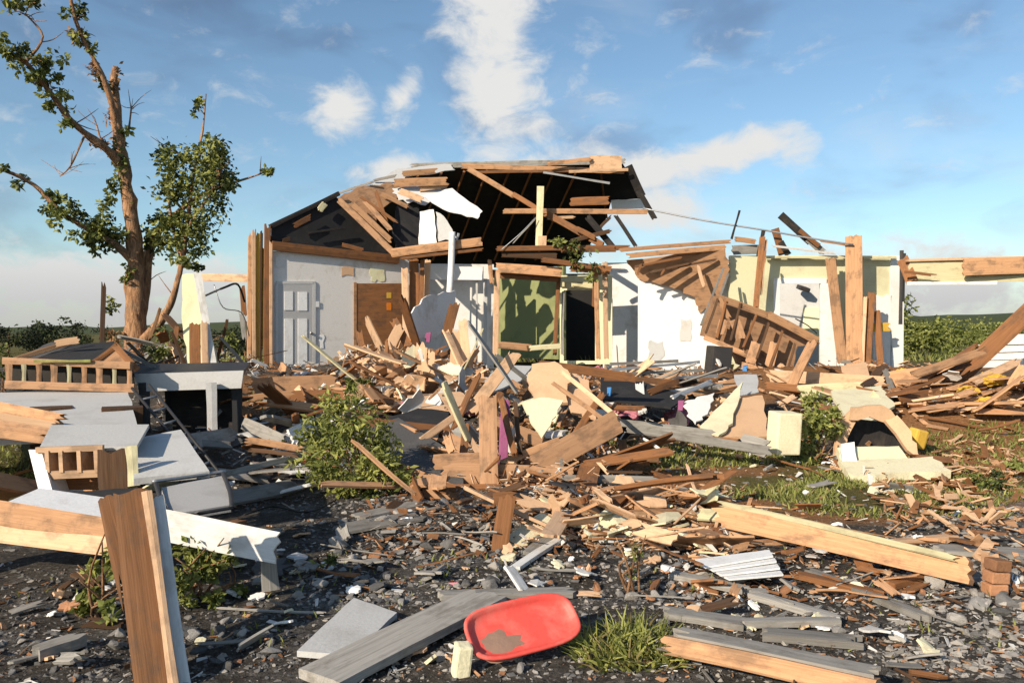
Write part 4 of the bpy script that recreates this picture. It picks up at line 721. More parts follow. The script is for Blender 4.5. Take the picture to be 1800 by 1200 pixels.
def drawer_unit():
    c = P(1330, 590, 15.8); t = thing('broken_drawer_unit', c, 'broken brown slatted wooden drawer unit hanging tilted in front of the cream doorway', 'drawer unit'); Y = 15.8
    S('carcass', None, None, ((1256, 520, Y+.3), (1300, 530, Y+.3), (1352, 556, Y+.3), (1420, 580, Y+.3), (1442, 604, Y+.3), (1402, 608, Y+.3), (1392, 664, Y+.3), (1300, 640, Y+.3), (1280, 604, Y+.3), (1236, 590, Y+.3)), .3, 'ply', parent=t, rag=.02)
    for i, (x0, y0, x1, y1) in enumerate(((1262, 524, 1240, 588), (1276, 528, 1260, 596), (1302, 532, 1284, 600), (1330, 552, 1306, 612), (1352, 566, 1330, 632), (1376, 580, 1352, 648), (1398, 602, 1382, 660))):
        B('slat', None, None, x0, y0, Y-.05, x1, y1, Y-.05, .05, .06, 'brown' if i % 2 else 'dark_wood', parent=t, rag=(.03, .05))
    for i, (x0, y0, x1, y1, w) in enumerate(((1282, 560, 1262, 520, .1), (1256, 520, 1352, 554, .12), (1236, 592, 1310, 622, .1), (1348, 552, 1440, 600, .16), (1300, 640, 1390, 664, .12), (1290, 560, 1304, 598, .2), (1330, 600, 1318, 640, .2), (1362, 600, 1352, 645, .18), (1272, 560, 1264, 590, .16))):
        B('panel' if i > 4 else 'rail', None, None, x0, y0, Y-.02, x1, y1, Y-.02, w, .05, 'ply' if i > 4 else 'pine', parent=t, rag=(.04, .06))
    for x0, y0, x1, y1 in ((1232, 572, 1272, 470), (1246, 580, 1280, 480), (1330, 540, 1345, 440)): B('hanging_lath', None, None, x0, y0, Y+.6, x1, y1, Y+2.0, .05, .03, 'grey_wood' if x0 < 1300 else 'brown', parent=t, rag=(.02, .05))
    rod('wire', None, None, [P(1398, 560, Y), P(1420, 572, Y), P(1436, 586, Y)], .012, 'black_metal', parent=t)
drawer_unit()
# far right lumber
D('heavy brown diagonal beam rising to the right edge of the picture', 1655, 692, 12.6, 1850, 508, 12.2, .27, .12, 'brown', 'beam', rag=(.02, 0))
t = thing('siding_sheet', G(1790, 690), 'white lapped siding sheet leaning behind the heavy diagonal beam at right', 'siding')
for k in range(4): S('lap', None, None, ((1728-4*k, 640-13*k+6, 13.5-k*.01), (1850, 640-13*k+2, 13.5-k*.01), (1850, 626-13*k, 13.52), (1736+14*k, 626-13*k, 13.52)), .02, 'white_wood', parent=t)
for i, a in enumerate(((1560, 668, 14, 1700, 650, 13.5, .3, 'pine', 'wide tan board at the left end of the right lumber heap'), (1570, 690, 13.5, 1850, 672, 13.2, .16, 'pine', 'long tan plank along the top of the right lumber heap'), (1640, 676, 13.2, 1860, 656, 13, .3, 'pine_light', 'broad pale plank under the heavy diagonal beam'), (1560, 704, 13, 1760, 692, 12.8, .18, 'ply', 'ply strip in the middle of the right lumber heap'), (1640, 712, 12.6, 1860, 700, 12.4, .2, 'pine', 'tan plank low in the right lumber heap'), (1585, 722, 12.4, 1700, 716, 12.2, .14, 'brown', 'brown plank low in the right lumber heap'), (1588, 752, 11.2, 1860, 706, 11.6, .07, 'pine_light', 'long pale pole across the front of the right lumber heap'), (1690, 735, 11.8, 1860, 722, 11.6, .14, 'brown', 'brown plank behind the long pale pole'), (1572, 680, 13.2, 1690, 705, 12.8, .06, 'dark_wood', 'dark crack strip in the right lumber heap'), (1740, 696, 12.6, 1800, 712, 12.4, .2, 'brown', 'short dark brown board near the right picture edge'), (1700, 668, 12.9, 1840, 668, 12.8, .08, 'yellow_paint', 'yellowish painted strip in the right lumber heap'),
        (1345, 660, 14.5, 1560, 672, 14, .22, 'pine_light', 'pale beam lying below the cream doorway'), (1340, 676, 13.6, 1470, 690, 13.2, .12, 'brown', 'brown beam under the pale beam below the cream doorway'), (1400, 690, 13.2, 1540, 682, 13.2, .25, 'cream_wood', 'cream board lying below the pale beam'), (1370, 705, 12.6, 1440, 712, 12.3, .1, 'dark_wood', 'dark plank end left of the leafy vine'), (1500, 640, 15, 1520, 740, 12.5, .45, 'tan_board', 'wide tan plaster strip falling from the tall right stud'), (1556, 650, 14.5, 1580, 720, 12.6, .1, 'grey_wood', 'grey board edge left of the right lumber heap'))):
    D(a[8], *a[:6], a[6], .06, a[7], rag=(.1, .1))
def plaster_wreck():
    t = thing('plaster_wreck', G(1540, 815), 'broken cream plaster lump with a dark arched hollow right of the leafy vine', 'plaster wreck'); Y = 9.6
    S('torn_board', None, None, ((1468, 800, Y), (1476, 748, Y), (1496, 722, Y), (1504, 742, Y), (1490, 770, Y), (1488, 800, Y)), .06, 'tan_board', parent=t, rag=.02)
    S('torn_board', None, None, ((1494, 738, Y-.05), (1500, 716, Y-.05), (1552, 712, Y-.05), (1576, 734, Y-.05), (1560, 744, Y-.05), (1528, 732, Y-.05)), .08, 'tan_board', parent=t, rag=.03)
    S('torn_board', None, None, ((1556, 738, Y-.1), (1578, 728, Y-.1), (1600, 760, Y-.15), (1622, 806, Y-.4), (1596, 790, Y-.3), (1574, 764, Y-.15)), .06, 'tan_board', parent=t, rag=.025)
    S('hollow_shade', None, None, ((1484, 795, Y+.25), (1500, 735, Y+.3), (1560, 742, Y+.3), (1592, 795, Y+.25)), .03, 'black_wood', parent=t)  # near-black sheet painted as the shade inside the arch
    S('slab', None, None, ((1472, 786, Y-.4), (1580, 784, Y-.4), (1598, 808, Y-.6), (1480, 812, Y-.6)), .1, 'pale_plaster', parent=t, rag=.02); S('slab', None, None, ((1476, 812, Y-.7), (1640, 800, Y-.6), (1672, 828, Y-1.1), (1500, 834, Y-1.2)), .09, 'pale_plaster', parent=t, rag=.03)
    S('white_chunk', None, None, ((1478, 780, Y-.45), (1502, 776, Y-.45), (1508, 815, Y-.75), (1482, 818, Y-.75)), .12, 'white_paint', parent=t, rag=.01)
    S('flap', None, None, ((1460, 690, 11.5), (1550, 672, 12), (1572, 720, 11), (1530, 735, 10.2), (1490, 745, 10)), .04, 'pale_plaster', parent=t, rag=.03)
plaster_wreck()
box('orange_can', 'dented ochre yellow canister beside the dark arched hollow', 'canister', P(1612, 770, 9.9), (.18, .16, .24), 'yellow_paint', (.1, .25, .3), .03)

# ------------------------------------------------------------------ foreground ground level
def tub():
    c = G(925, 1108, .1); t = thing('red_tub', c, 'shallow red plastic tub with a muddy corner lying in the foreground', 'tub')
    w, h, dp, rc = 0.60, 0.46, .085, .15
    a0, a1, a2 = P(822, 1098, 4.45), P(1028, 1100, 4.28), None
    # a slanted tray facing the camera, its upper rim propped on stones
    bl, br, tr, tl = G(845, 1162, .09), G(1018, 1118, .10), G(985, 1042, .27), G(826, 1082, .22)
    bm = bmesh.new(); rings = []; n = 48
    cen = (bl+br+tr+tl)/4; ux = ((br-bl)+(tr-tl)).normalized(); nn = ux.cross(((tl-bl)+(tr-br)).normalized()).normalized(); uy = nn.cross(ux)
    hw = ((br-bl).length+(tr-tl).length)/4*1.10; hh = ((tl-bl).length+(tr-br).length)/4*1.10
    def rr(s, z, bow=0.0):
        ring = []
        for k in range(n):
            th = 2*math.pi*k/n; cx, sx = math.cos(th), math.sin(th); e = 3.6
            q = (abs(cx)**e + abs(sx)**e)**(-1/e); ring.append(bm.verts.new(ux*(cx*q*(hw+s)) + uy*(sx*q*(hh+s)) + nn*z))
        return ring
    prof = [(.010, -.014), (.012, -.002), (.006, .005), (-.006, .002), (-.016, -.016), (-.030, -.028), (-.055, -.033), (-.11, -.032)]
    rings = [rr(s, z) for s, z in prof]
    for a, b in zip(rings, rings[1:]):
        for k in range(n): bm.faces.new([a[k], a[(k+1) % n], b[(k+1) % n], b[k]])
    bm.faces.new(rings[-1])
    out = [rr(s, z) for s, z in ((.002, -.02), (-.022, -.034), (-.05, -.041), (-.11, -.041))]
    for a, b in zip([rings[0]]+out, out):
        for k in range(n): bm.faces.new([a[k], b[k], b[(k+1) % n], a[(k+1) % n]])
    bm.faces.new(out[-1])
    finish(link('shell', to_mesh(bm, 'tub', True), 'red_plastic', cen), parent=t)
    r = random.Random(4); bm = bmesh.new(); pts = []; m0 = cen - ux*hw*.46 - uy*hh*.42 - nn*.034
    for k in range(22):
        th = 2*math.pi*k/22; q = 1+.7*noise.noise(Vector((math.cos(th)*2.2, math.sin(th)*2.2, 3)))+r.uniform(-.08, .08); pts.append(bm.verts.new(ux*math.cos(th)*.12*q + uy*math.sin(th)*.085*q))
    top = bm.verts.new(nn*.012); [bm.faces.new([pts[k], pts[(k+1) % 22], top]) for k in range(22)]
    finish(link('mud_patch', to_mesh(bm, 'mud', True), 'mud', m0), parent=t)
tub()
Sh('pale panel lying flat on the stones left of the red tub', 'panel', ((522, 1146), (622, 1052), (698, 1078), (618, 1150)), .03, 'grey_panel', .004)
D('long grey plank running up right toward the red tub', 560, 1198, None, 860, 1046, None, .27, .05, 'grey_wood', rag=(0, .1)); D('grey plank lying level behind the red tub', 770, 1050, None, 1010, 1040, None, .12, .04, 'grey_wood')
Sh('pale green white panel propped right of the brown stake', 'panel', ((884, 948, 6.1), (952, 898, 6.5), (978, 916, 6.4), (906, 974, 5.9)), .05, 'pale_plaster', .004); D('white strip lying beside the pale green panel', 902, 1002, None, 1000, 938, None, .07, .03, 'white_wood'); D('grey board between the pale green panel and the white strip', 930, 975, None, 1000, 915, None, .12, .03, 'grey_wood')
t = thing('broken_beam', G(1480, 950), 'big broken tan beam with a paler strip along its edge lying on the right foreground', 'beam')
B('beam_body', None, None, 1248, 904, 6.4, 1712, 1004, 4.95, .165, .09, 'pine', parent=t, rag=(.15, .05), face=Vector((-.15, -1, .25))); B('pale_edge', None, None, 1262, 884, 6.42, 1700, 985, 4.97, .045, .11, 'cream_wood', parent=t, rag=(.1, .1), face=Vector((-.15, -1, .25)))  # paler strip laid along the upper edge of the beam
for i, a in enumerate(((1246, 932, 1500, 948, .16, 'pine_light', 'pale board in front of the big broken beam'), (1270, 960, 1470, 945, .07, 'pine', 'thin tan strip in front of the pale board'), (1050, 872, 1262, 925, .12, 'pine', 'tan plank pointing at the left end of the big broken beam'), (1010, 905, 1230, 900, .10, 'pine_light', 'pale lath across the splintered boards'), (1040, 925, 1150, 868, .09, 'pine_light', 'pale splintered board rising right in the boards heap'), (1100, 878, 1300, 932, .05, 'brown', 'dark brown crack like lath over the boards heap'), (1160, 890, 1215, 915, .2, 'cream_wood', 'cream board scrap in the boards heap'), (1060, 880, 1110, 895, .2, 'pine_light', 'wide pale chip left in the boards heap'), (1240, 875, 1270, 960, .07, 'brown', 'brown slat end at the tip of the big broken beam'), (1395, 1010, 1560, 1050, .09, 'brown', 'brown plank below the big broken beam'), (1420, 1005, 1640, 1092, .08, 'grey_wood', 'grey plank running down right below the big broken beam'), (1180, 1010, 1320, 1040, .1, 'grey_wood', 'grey plank left below the white siding piece'), (1310, 1042, 1485, 1092, .09, 'grey_wood', 'upper grey plank of the crossing pair at lower right'), (1295, 1096, 1480, 1092, .07, 'grey_wood', 'lower grey plank of the crossing pair at lower right'), (1160, 1075, 1330, 1100, .13, 'grey_wood', 'dull grey plank right of the grass tuft'), (1330, 1115, 1520, 1130, .12, 'grey_wood', 'dark grey plank above the lower right beam'), (1640, 965, 1840, 975, .22, 'grey_wood', 'grey slab plank at the right edge'), (1560, 955, 1680, 945, .09, 'pine_light', 'pale lath above the end of the big broken beam'), (1560, 1030, 1640, 1010, .08, 'brown', 'short brown stub below the big broken beam end'))):
    D(a[6], a[0], a[1], None, a[2], a[3], None, a[4], .04, a[5], rag=(.06, .1))
t = thing('siding_piece', G(1300, 1000), 'white lapped siding piece lying below the left part of the big broken beam', 'siding')
for k in range(4):
    q = [(1222+14*k, 985+8*k), (1352+6*k, 966+11*k), (1359+6*k, 978+11*k), (1240+14*k, 995+7*k)]
    slab('lap', None, None, [G(x, y, .13-.012*k+(.012 if j > 1 else 0)) for j, (x, y) in enumerate(q)], .012, 'white_paint', parent=t, rag=.003)
B('backing_strip', None, None, 1300, 1018, 5.0, 1290, 985, 5.35, .1, .04, 'grey_wood', parent=t)
t = thing('lower_beam', G(1350, 1160), 'grey topped tan beam lying at the lower right foreground', 'beam')
B('beam_body', None, None, 1165, 1130, 3.85, 1560, 1213, 3.3, .085, .12, 'pine', parent=t, rag=(.1, .05), face=Vector((-.1, -1, .25))); B('grey_top', None, None, 1180, 1108, 3.88, 1545, 1182, 3.36, .11, .02, 'grey_wood', parent=t, rag=(.1, .05), face=UP)  # grey board laid along the top of the tan beam
D('short brown block under the left end of the lower right beam', 1168, 1120, 4.1, 1180, 1165, 4.05, .1, .1, 'brown', 'block')
t = thing('brick_chunk', G(1748, 1045), 'orange brown brick chunk standing among pale stones at the right edge', 'brick chunk')
for k in range(3): box('brick', None, None, t.location + Vector((.01*k, 0, .04+.075*k)), (.12, .10, .07), 'stone_brick', (0, .06*k, .1*k), .008, parent=t)
D('white stick leaning right of the brick chunk', 1772, 1070, 5.0, 1786, 1010, 5.2, .05, .03, 'white_wood', 'stick'); D('grey stick standing at the right edge below the grey slab plank', 1790, 1100, 4.8, 1786, 1060, 4.9, .05, .03, 'grey_wood', 'stick')
box('plaster_block', 'small pale block standing at the lower left of the red tub', 'block', G(812, 1160, .07), (.08, .08, .16), 'pale_plaster', (.1, .1, .3), .012)
D('grey timber lying at the lower left foreground', 60, 1150, None, 150, 1120, None, .1, .06, 'grey_wood'); D('grey board flat in the dark soil below the leafy bush', 600, 930, None, 745, 905, None, .3, .02, 'grey_wood', 'board'); D('dull grey board behind the flat grey board below the bush', 625, 910, None, 760, 880, None, .2, .02, 'grey_wood', 'board'); D('brown stub left of the white plank end', 400, 925, None, 428, 918, None, .1, .06, 'brown')

# ------------------------------------------------------------------ bushes, weeds and grass
def bush(name, label, cat, x, y, clumps, size, stems, seed, mats=LEAF3, elong=1.8, group=None):
    """clumps in pixels around the plant at the depth of its foot: (x, y, rx, ry, n)"""
    b = G(x, y); Y = b.y; t = thing(name, b, label, cat, group); k = Y/F
    cl = [(P(cx, cy, Y+random.Random(seed+i).uniform(-.2, .2))-b, (rx*k, rx*k*.9, ry*k), n) for i, (cx, cy, rx, ry, n) in enumerate(clumps)]
    r = random.Random(seed); st = []
    for i in range(stems):
        c = Vector(r.choice(cl)[0]); st.append(smooth_path([(Vector((r.uniform(-.05, .05), r.uniform(-.05, .05), -.05)), .012), (c*.5+Vector((r.uniform(-.08, .08), r.uniform(-.08, .08), .05)), .008), (c+Vector((r.uniform(-.15, .15), r.uniform(-.1, .1), r.uniform(0, .2))), .003)], 3))
    finish(link('stems', tube_mesh(st, 5), 'bark', b), parent=t); finish(link('foliage', leaf_mesh(cl, size, len(mats), seed, elong=elong), mats, b), parent=t)
bush('bush', 'bright leafy bush growing before the dark shingle slab left of the centre pile', 'bush', 628, 866, ((600, 715, 36, 40, 330), (570, 760, 44, 32, 360), (635, 765, 52, 42, 560), (595, 815, 62, 40, 620), (665, 812, 50, 40, 520), (640, 852, 50, 22, 300), (698, 835, 26, 26, 150), (540, 800, 30, 24, 170), (612, 682, 14, 22, 70), (680, 770, 24, 30, 120)), .08, 18, 61, ['leaf_light', 'blade_light', 'leaf_mid'], elong=2.6)
bush('vine', 'leafy green vine climbing between the cream block and the plaster wreck', 'vine', 1438, 812, ((1430, 710, 30, 22, 200), (1442, 745, 34, 30, 320), (1425, 785, 32, 28, 280), (1462, 720, 18, 20, 110), (1440, 808, 30, 10, 100), (1405, 740, 16, 24, 90), (1470, 770, 16, 26, 90)), .075, 9, 62, ['leaf_light', 'leaf_mid', 'blade_light'], elong=1.9)
bush('weed', 'pale broad leafed weed growing left of the leaning post', 'weed', 175, 1085, ((170, 1050, 30, 26, 90), (185, 1010, 30, 24, 90), (150, 1065, 18, 16, 40), (205, 985, 16, 20, 40), (195, 1075, 18, 12, 40)), .055, 8, 63, ['leaf_light', 'blade_light', 'leaf_mid'], elong=1.7)
bush('weed', 'wide dark green weed patch under the white plank', 'weed', 345, 1055, ((330, 965, 38, 28, 300), (375, 985, 44, 26, 300), (325, 1020, 30, 22, 170), (355, 1050, 28, 12, 100), (415, 965, 22, 14, 90), (425, 1035, 16, 10, 40)), .055, 9, 64, ['leaf_light', 'leaf_mid', 'leaf_mid'], elong=1.9)
bush('weed', 'small green weed at the foot of the hanging drywall point', 'weed', 992, 792, ((988, 765, 22, 22, 120), (1010, 775, 16, 16, 70), (975, 790, 12, 12, 40)), .07, 5, 65)
bush('weed', 'small olive weed on the stones left of the brown stake', 'weed', 572, 1000, ((572, 988, 20, 10, 60), (552, 998, 12, 8, 30)), .04, 4, 66); bush('weed', 'thin yellowish weed stalk rising above the grass tuft', 'weed', 1112, 1040, ((1112, 975, 12, 20, 40), (1108, 1010, 12, 22, 40)), .035, 5, 67, ['leaf_light', 'grass_dry', 'leaf_mid'])
bush('weed', 'low pale weed at the end of the light grey board', 'weed', 440, 850, ((440, 836, 22, 12, 70), (425, 850, 14, 10, 40)), .05, 4, 68); bush('weed', 'leafy weed among the rubble below the pale inner door', 'weed', 640, 700, ((640, 675, 16, 14, 70), (600, 700, 22, 12, 80)), .09, 4, 69); bush('shrub', 'olive shrub standing between the broken tree and the cream wall piece', 'shrub', 300, 640, ((300, 600, 26, 30, 160), (280, 625, 24, 16, 120), (400, 590, 20, 20, 100)), .12, 7, 70)
bush('weed', 'green weed at the dim end of the slatted railing', 'weed', 8, 690, ((4, 640, 20, 26, 130), (-10, 670, 24, 20, 120)), .08, 4, 71)
bush('weed', 'spread of weeds beside the pale stones at the right edge', 'weed', 1740, 860, ((1740, 840, 34, 16, 160), (1775, 870, 26, 14, 110), (1700, 850, 22, 12, 90)), .06, 6, 72); bush('weed', 'small dark weed at the right picture edge under the soil mound', 'weed', 1785, 830, ((1785, 812, 24, 16, 120),), .07, 4, 73)
c = G(1115, 1150); t = link('grass_tuft', blades_mesh(c, 520, .30, .26, .24, 5, .55, .006), BLADE, c); finish(t, 'round grass tuft growing right of the red tub', 'grass tuft')
def grass_patch(seed, patches):
    r = random.Random(seed); bm = bmesh.new()
    for cx, cy, rx, ry, n, h in patches:
        for _ in range(n):
            a = r.uniform(0, 6.283); q = math.sqrt(r.random()); x, y = cx+rx*q*math.cos(a), cy+ry*q*math.sin(a)
            if noise.noise(Vector((x*1.1, y*1.1, 7.7))) < -.12 + .3*q - .2: continue
            z = H(x, y); d = Vector((r.gauss(0, .45), r.gauss(0, .45), 1)).normalized(); hh = h*r.uniform(.4, 1.2); s = Vector((r.uniform(-1, 1), r.uniform(-.6, .6), 0)).normalized()*.006*(.5+y/9)
            p0 = Vector((x, y, z-.02)); p1 = p0+d*hh*.6; p2 = p0+d*hh+Vector((d.x, d.y, -.2))*hh*.3; v = [bm.verts.new(p) for p in (p0-s, p0+s, p1+s*.8, p1-s*.8, p2)]
            mi = r.choice((0, 1, 1, 2, 2, 3)); f = bm.faces.new(v[:4]); g = bm.faces.new([v[3], v[2], v[4]]); f.material_index = g.material_index = mi
    me = bpy.data.meshes.new('grass'); bm.to_mesh(me); bm.free(); o = link('grass', me, BLADE); o['kind'] = 'stuff'; o['label'] = 'short green and dry grass growing between the debris'; o['category'] = 'grass'
grass_patch(11, ((3.3, 8.0, 1.5, .8, 3800, .10), (3.5, 7.2, 1.1, .6, 1500, .09), (6.2, 10.0, 1.6, .9, 800, .12), (4.9, 8.4, 1.7, 1.1, 4600, .10), (2.2, 9.8, 1.6, .9, 3000, .10), (-6.2, 8.4, 1.6, 2.2, 2200, .14), (6.0, 8.0, 1.5, 1.2, 2200, .10), (.9, 9, 1.2, 1, 700, .1), (-2.2, 9.6, 1.2, 1, 700, .1), (5.5, 10.2, 2.0, .8, 1500, .12), (1.0, 6.0, 1.6, 1.2, 400, .07), (-1.5, 5.0, 1.5, 1, 350, .07), (2.0, 4.6, 1.6, .8, 400, .07), (-3.2, 13, 1.5, 1.3, 700, .14), (7, 28, 12, 6, 5000, .35), (-9, 24, 6, 6, 3000, .3)))

# ------------------------------------------------------------------ scattered debris, every piece its own object
TONE = {'pine': 'tan', 'pine_light': 'pale', 'brown': 'brown', 'dark_wood': 'dark', 'grey_wood': 'grey', 'white_wood': 'white', 'ply': 'tan',  'cream_wood': 'cream', 'black_wood': 'black', 'drywall': 'white', 'grey_panel': 'light grey', 'tan_board': 'peach', 'tar': 'black', 'shingle': 'dark grey', 'pale_plaster': 'cream', 'white_wall': 'white', 'metal': 'metal', 'stone': 'grey', 'stone_pale': 'pale', 'stone_brick': 'reddish'}
PLANKS = [('short', plank_mesh(rng.uniform(.26, .5), rng.uniform(.06, .17), rng.uniform(.015, .04), .05, .12, rng.uniform(-.006, .006), rng.uniform(-.06, .06))) for _ in range(8)] + \
         [('long', plank_mesh(rng.uniform(.7, 1.6), rng.uniform(.08, .21), rng.uniform(.02, .045), .06, .18, rng.uniform(-.012, .012), rng.uniform(-.1, .1))) for _ in range(8)] + \
         [('thin', plank_mesh(rng.uniform(.5, 1.1), rng.uniform(.018, .035), rng.uniform(.012, .025), .05, .15, rng.uniform(-.02, .02), 0)) for _ in range(6)]
def scrap_mesh(sz):
    bm = bmesh.new(); n = rng.randint(5, 8); pts = []
    for k in range(n*2):
        a = 6.283*k/(n*2); q = sz*(rng.uniform(.5, 1.0) if k % 2 else rng.uniform(.75, 1.1)); pts.append((math.cos(a)*q, math.sin(a)*q*.7, .05*sz*math.sin(2*a)))
    t_ = rng.uniform(.01, .022); top = [bm.verts.new((x, y, z+t_)) for x, y, z in pts]; bot = [bm.verts.new((x, y, z)) for x, y, z in pts]
    ct, cb = bm.verts.new((0, 0, t_+.08*sz)), bm.verts.new((0, 0, .08*sz)); m = len(pts)
    for k in range(m):
        j = (k+1) % m; bm.faces.new([top[k], top[j], ct]); bm.faces.new([bot[j], bot[k], cb]); bm.faces.new([top[k], bot[k], bot[j], top[j]])
    return to_mesh(bm, 'scrap')
SCRAPS = [('small', scrap_mesh(rng.uniform(.09, .15))) for _ in range(6)] + [('large', scrap_mesh(rng.uniform(.2, .36))) for _ in range(6)]
def stone_mesh(seed):
    r = random.Random(seed); bm = bmesh.new()
    for _ in range(16):
        v = Vector((r.gauss(0, 1), r.gauss(0, 1), r.gauss(0, 1))).normalized()*r.uniform(.8, 1); bm.verts.new((v.x, v.y*r.uniform(.7, 1), v.z*.7))
    bmesh.ops.convex_hull(bm, input=bm.verts[:]); loose = [v for v in bm.verts if not v.link_faces]; bmesh.ops.delete(bm, geom=loose, context='VERTS')
    bmesh.ops.bevel(bm, geom=bm.edges[:], offset=.07, segments=1, affect='EDGES'); return to_mesh(bm, 'stone')
STONES = [stone_mesh(100+i) for i in range(10)]
for _, me in PLANKS+SCRAPS: me.materials.append(None)
for me in STONES: me.materials.append(None)
def scatter_obj(name, me, mat, loc, rot, scale, label, cat, group):
    o = bpy.data.objects.new(name, me); COL.objects.link(o); o.location = loc; o.rotation_euler = rot; o.scale = scale
    o.material_slots[0].link = 'OBJECT'; o.material_slots[0].material = MATS[mat]
    o['label'] = label; o['category'] = cat; o['group'] = group; o['kind'] = 'thing'
sr = random.Random(2024)
def pick(w): k = list(w); return sr.choices(k, [w[q] for q in k])[0]
def scatter(where, x0, y0, x1, y1, n, mats, heap=.15, scraps=0.0, smats=None, tilt=.25, sizes=(3, 3, 2), yaw=None, sc=1.0):
    for _ in range(n):
        px, py = sr.uniform(x0, x1), sr.uniform(y0, y1); h = heap*sr.random()**1.6; p = G(px, py, h); lean = tilt*(1+h*2)
        if sr.random() < scraps:
            size, me = sr.choice(SCRAPS); m = pick(smats); lb = f'{size} torn {TONE[m]} sheet scrap {where}'
            scatter_obj('sheet_scrap', me, m, p+Vector((0, 0, .02)), (sr.gauss(0, lean*1.6), sr.gauss(0, lean*1.6), sr.uniform(0, 6.28)), (sr.uniform(.7, 1.2)*sc,)*3, lb, 'scrap', f'{TONE[m]} scraps {where}')
        else:
            kind = sr.choices(('short', 'long', 'thin'), sizes)[0]; size, me = sr.choice([q for q in PLANKS if q[0] == kind]); m = pick(mats)
            nm = {'short': 'offcut', 'long': 'plank', 'thin': 'lath'}[kind]; lb = f'{size} {TONE[m]} splintered {nm} {where}'
            a = sr.uniform(0, 6.28) if yaw is None else sr.gauss(yaw, .35)
            scatter_obj({'short': 'offcut', 'long': 'plank', 'thin': 'lath'}[kind], me, m, p+Vector((0, 0, .02)), (sr.gauss(0, .5), -abs(sr.gauss(0, lean)), a), (sr.uniform(.75, 1.15)*sc,)*3, lb, nm, f'{TONE[m]} {nm}s {where}')
PALE = {'drywall': 3, 'grey_panel': 3, 'tan_board': 2, 'pale_plaster': 2}; DARK = {'tar': 3, 'shingle': 4, 'grey_panel': 2, 'drywall': 1}
WARM = {'pine': 4, 'pine_light': 3, 'brown': 4, 'ply': 3, 'cream_wood': 1}; GREYW = {'grey_wood': 5, 'brown': 2, 'white_wood': 1, 'dark_wood': 2}
scatter('in front of the wooden door', 600, 610, 760, 725, 46, WARM, .5, .35, {'tan_board': 5, 'drywall': 2, 'pale_plaster': 1}, .4, (5, 3, 1))
scatter('below the hanging grey sheet', 700, 640, 850, 730, 30, {**WARM, 'dark_wood': 2}, .35, .4, PALE, .4, (5, 2, 1))
scatter('in the centre pile', 790, 670, 1090, 810, 66, {**WARM, 'dark_wood': 4, 'grey_wood': 2}, .45, .28, {**PALE, 'tar': 2}, .4, (6, 3, 1))
scatter('around the level brown beam', 690, 800, 1100, 890, 42, {'brown': 5, 'pine': 3, 'dark_wood': 4, 'ply': 2}, .18, .2, DARK, .14, (6, 3, 1))
scatter('below the pale inner door', 430, 655, 640, 740, 40, {'brown': 5, 'pine': 3, 'ply': 2, 'grey_wood': 2}, .2, .3, PALE, .25, (5, 3, 1))
scatter('right of the dark table', 400, 700, 580, 870, 40, GREYW, .15, .5, {'shingle': 3, 'drywall': 2, 'grey_panel': 4}, .25)
scatter('in the boards heap', 960, 868, 1270, 960, 95, {'pine': 5, 'pine_light': 6, 'brown': 3, 'ply': 2, 'cream_wood': 2}, .16, .18, {'pale_plaster': 3, 'tan_board': 3, 'drywall': 2}, .22, (6, 2, 4), sc=.7)
scatter('below the big broken beam', 1200, 950, 1640, 1060, 44, {'brown': 5, 'pine': 3, 'grey_wood': 3, 'pine_light': 1}, .06, .12, {'drywall': 1, 'shingle': 1}, .12, (6, 0, 4), sc=.6)
scatter('in the right lumber heap', 1555, 655, 1815, 728, 58, {'pine': 5, 'pine_light': 4, 'brown': 3, 'ply': 3, 'dark_wood': 1}, .3, .15, PALE, .2, (3, 5, 1), yaw=.1)
scatter('below the white wall', 1070, 645, 1290, 760, 46, {'brown': 3, 'dark_wood': 3, 'pine': 2, 'white_wood': 2, 'grey_wood': 3}, .3, .4, {'tar': 4, 'drywall': 3, 'shingle': 3}, .3, (5, 3, 1))
scatter('below the cream doorway', 1330, 655, 1560, 740, 34, {'pine': 3, 'brown': 4, 'pine_light': 3, 'dark_wood': 1}, .25, .3, PALE, .25, (5, 3, 1))
scatter('around the foot of the broken tree', 170, 600, 440, 680, 44, {'dark_wood': 3, 'grey_wood': 4, 'brown': 3, 'black_wood': 2}, .5, .25, {'shingle': 2, 'grey_panel': 2, 'tan_board': 1}, .5)
scatter('on the soil mound at right', 1600, 745, 1800, 840, 10, {'brown': 6, 'pine': 2, 'dark_wood': 2}, .05, .1, PALE, .2, (4, 1, 4))
scatter('in the dark soil at lower right', 1150, 1030, 1640, 1190, 18, {'grey_wood': 6, 'brown': 1, 'dark_wood': 2}, .03, .1, {'shingle': 2, 'drywall': 1}, .08, (5, 0, 4), sc=.5)
scatter('in the dark soil at lower left', 0, 1000, 480, 1195, 20, {'grey_wood': 5, 'dark_wood': 3, 'brown': 1}, .03, .2, {'shingle': 4, 'grey_panel': 1}, .1, (5, 0, 3), sc=.6)
scatter('on the stones left of the brown stake', 480, 890, 860, 1040, 30, {'grey_wood': 6, 'dark_wood': 2, 'brown': 1}, .04, .2, {'shingle': 4, 'grey_panel': 2}, .12, (5, 0, 4), sc=.6)
scatter('around the overturned cabinet', 0, 830, 320, 900, 18, {'pine': 3, 'brown': 3, 'grey_wood': 3}, .12, .3, {'grey_panel': 2, 'pale_plaster': 2, 'tar': 1}, .3)
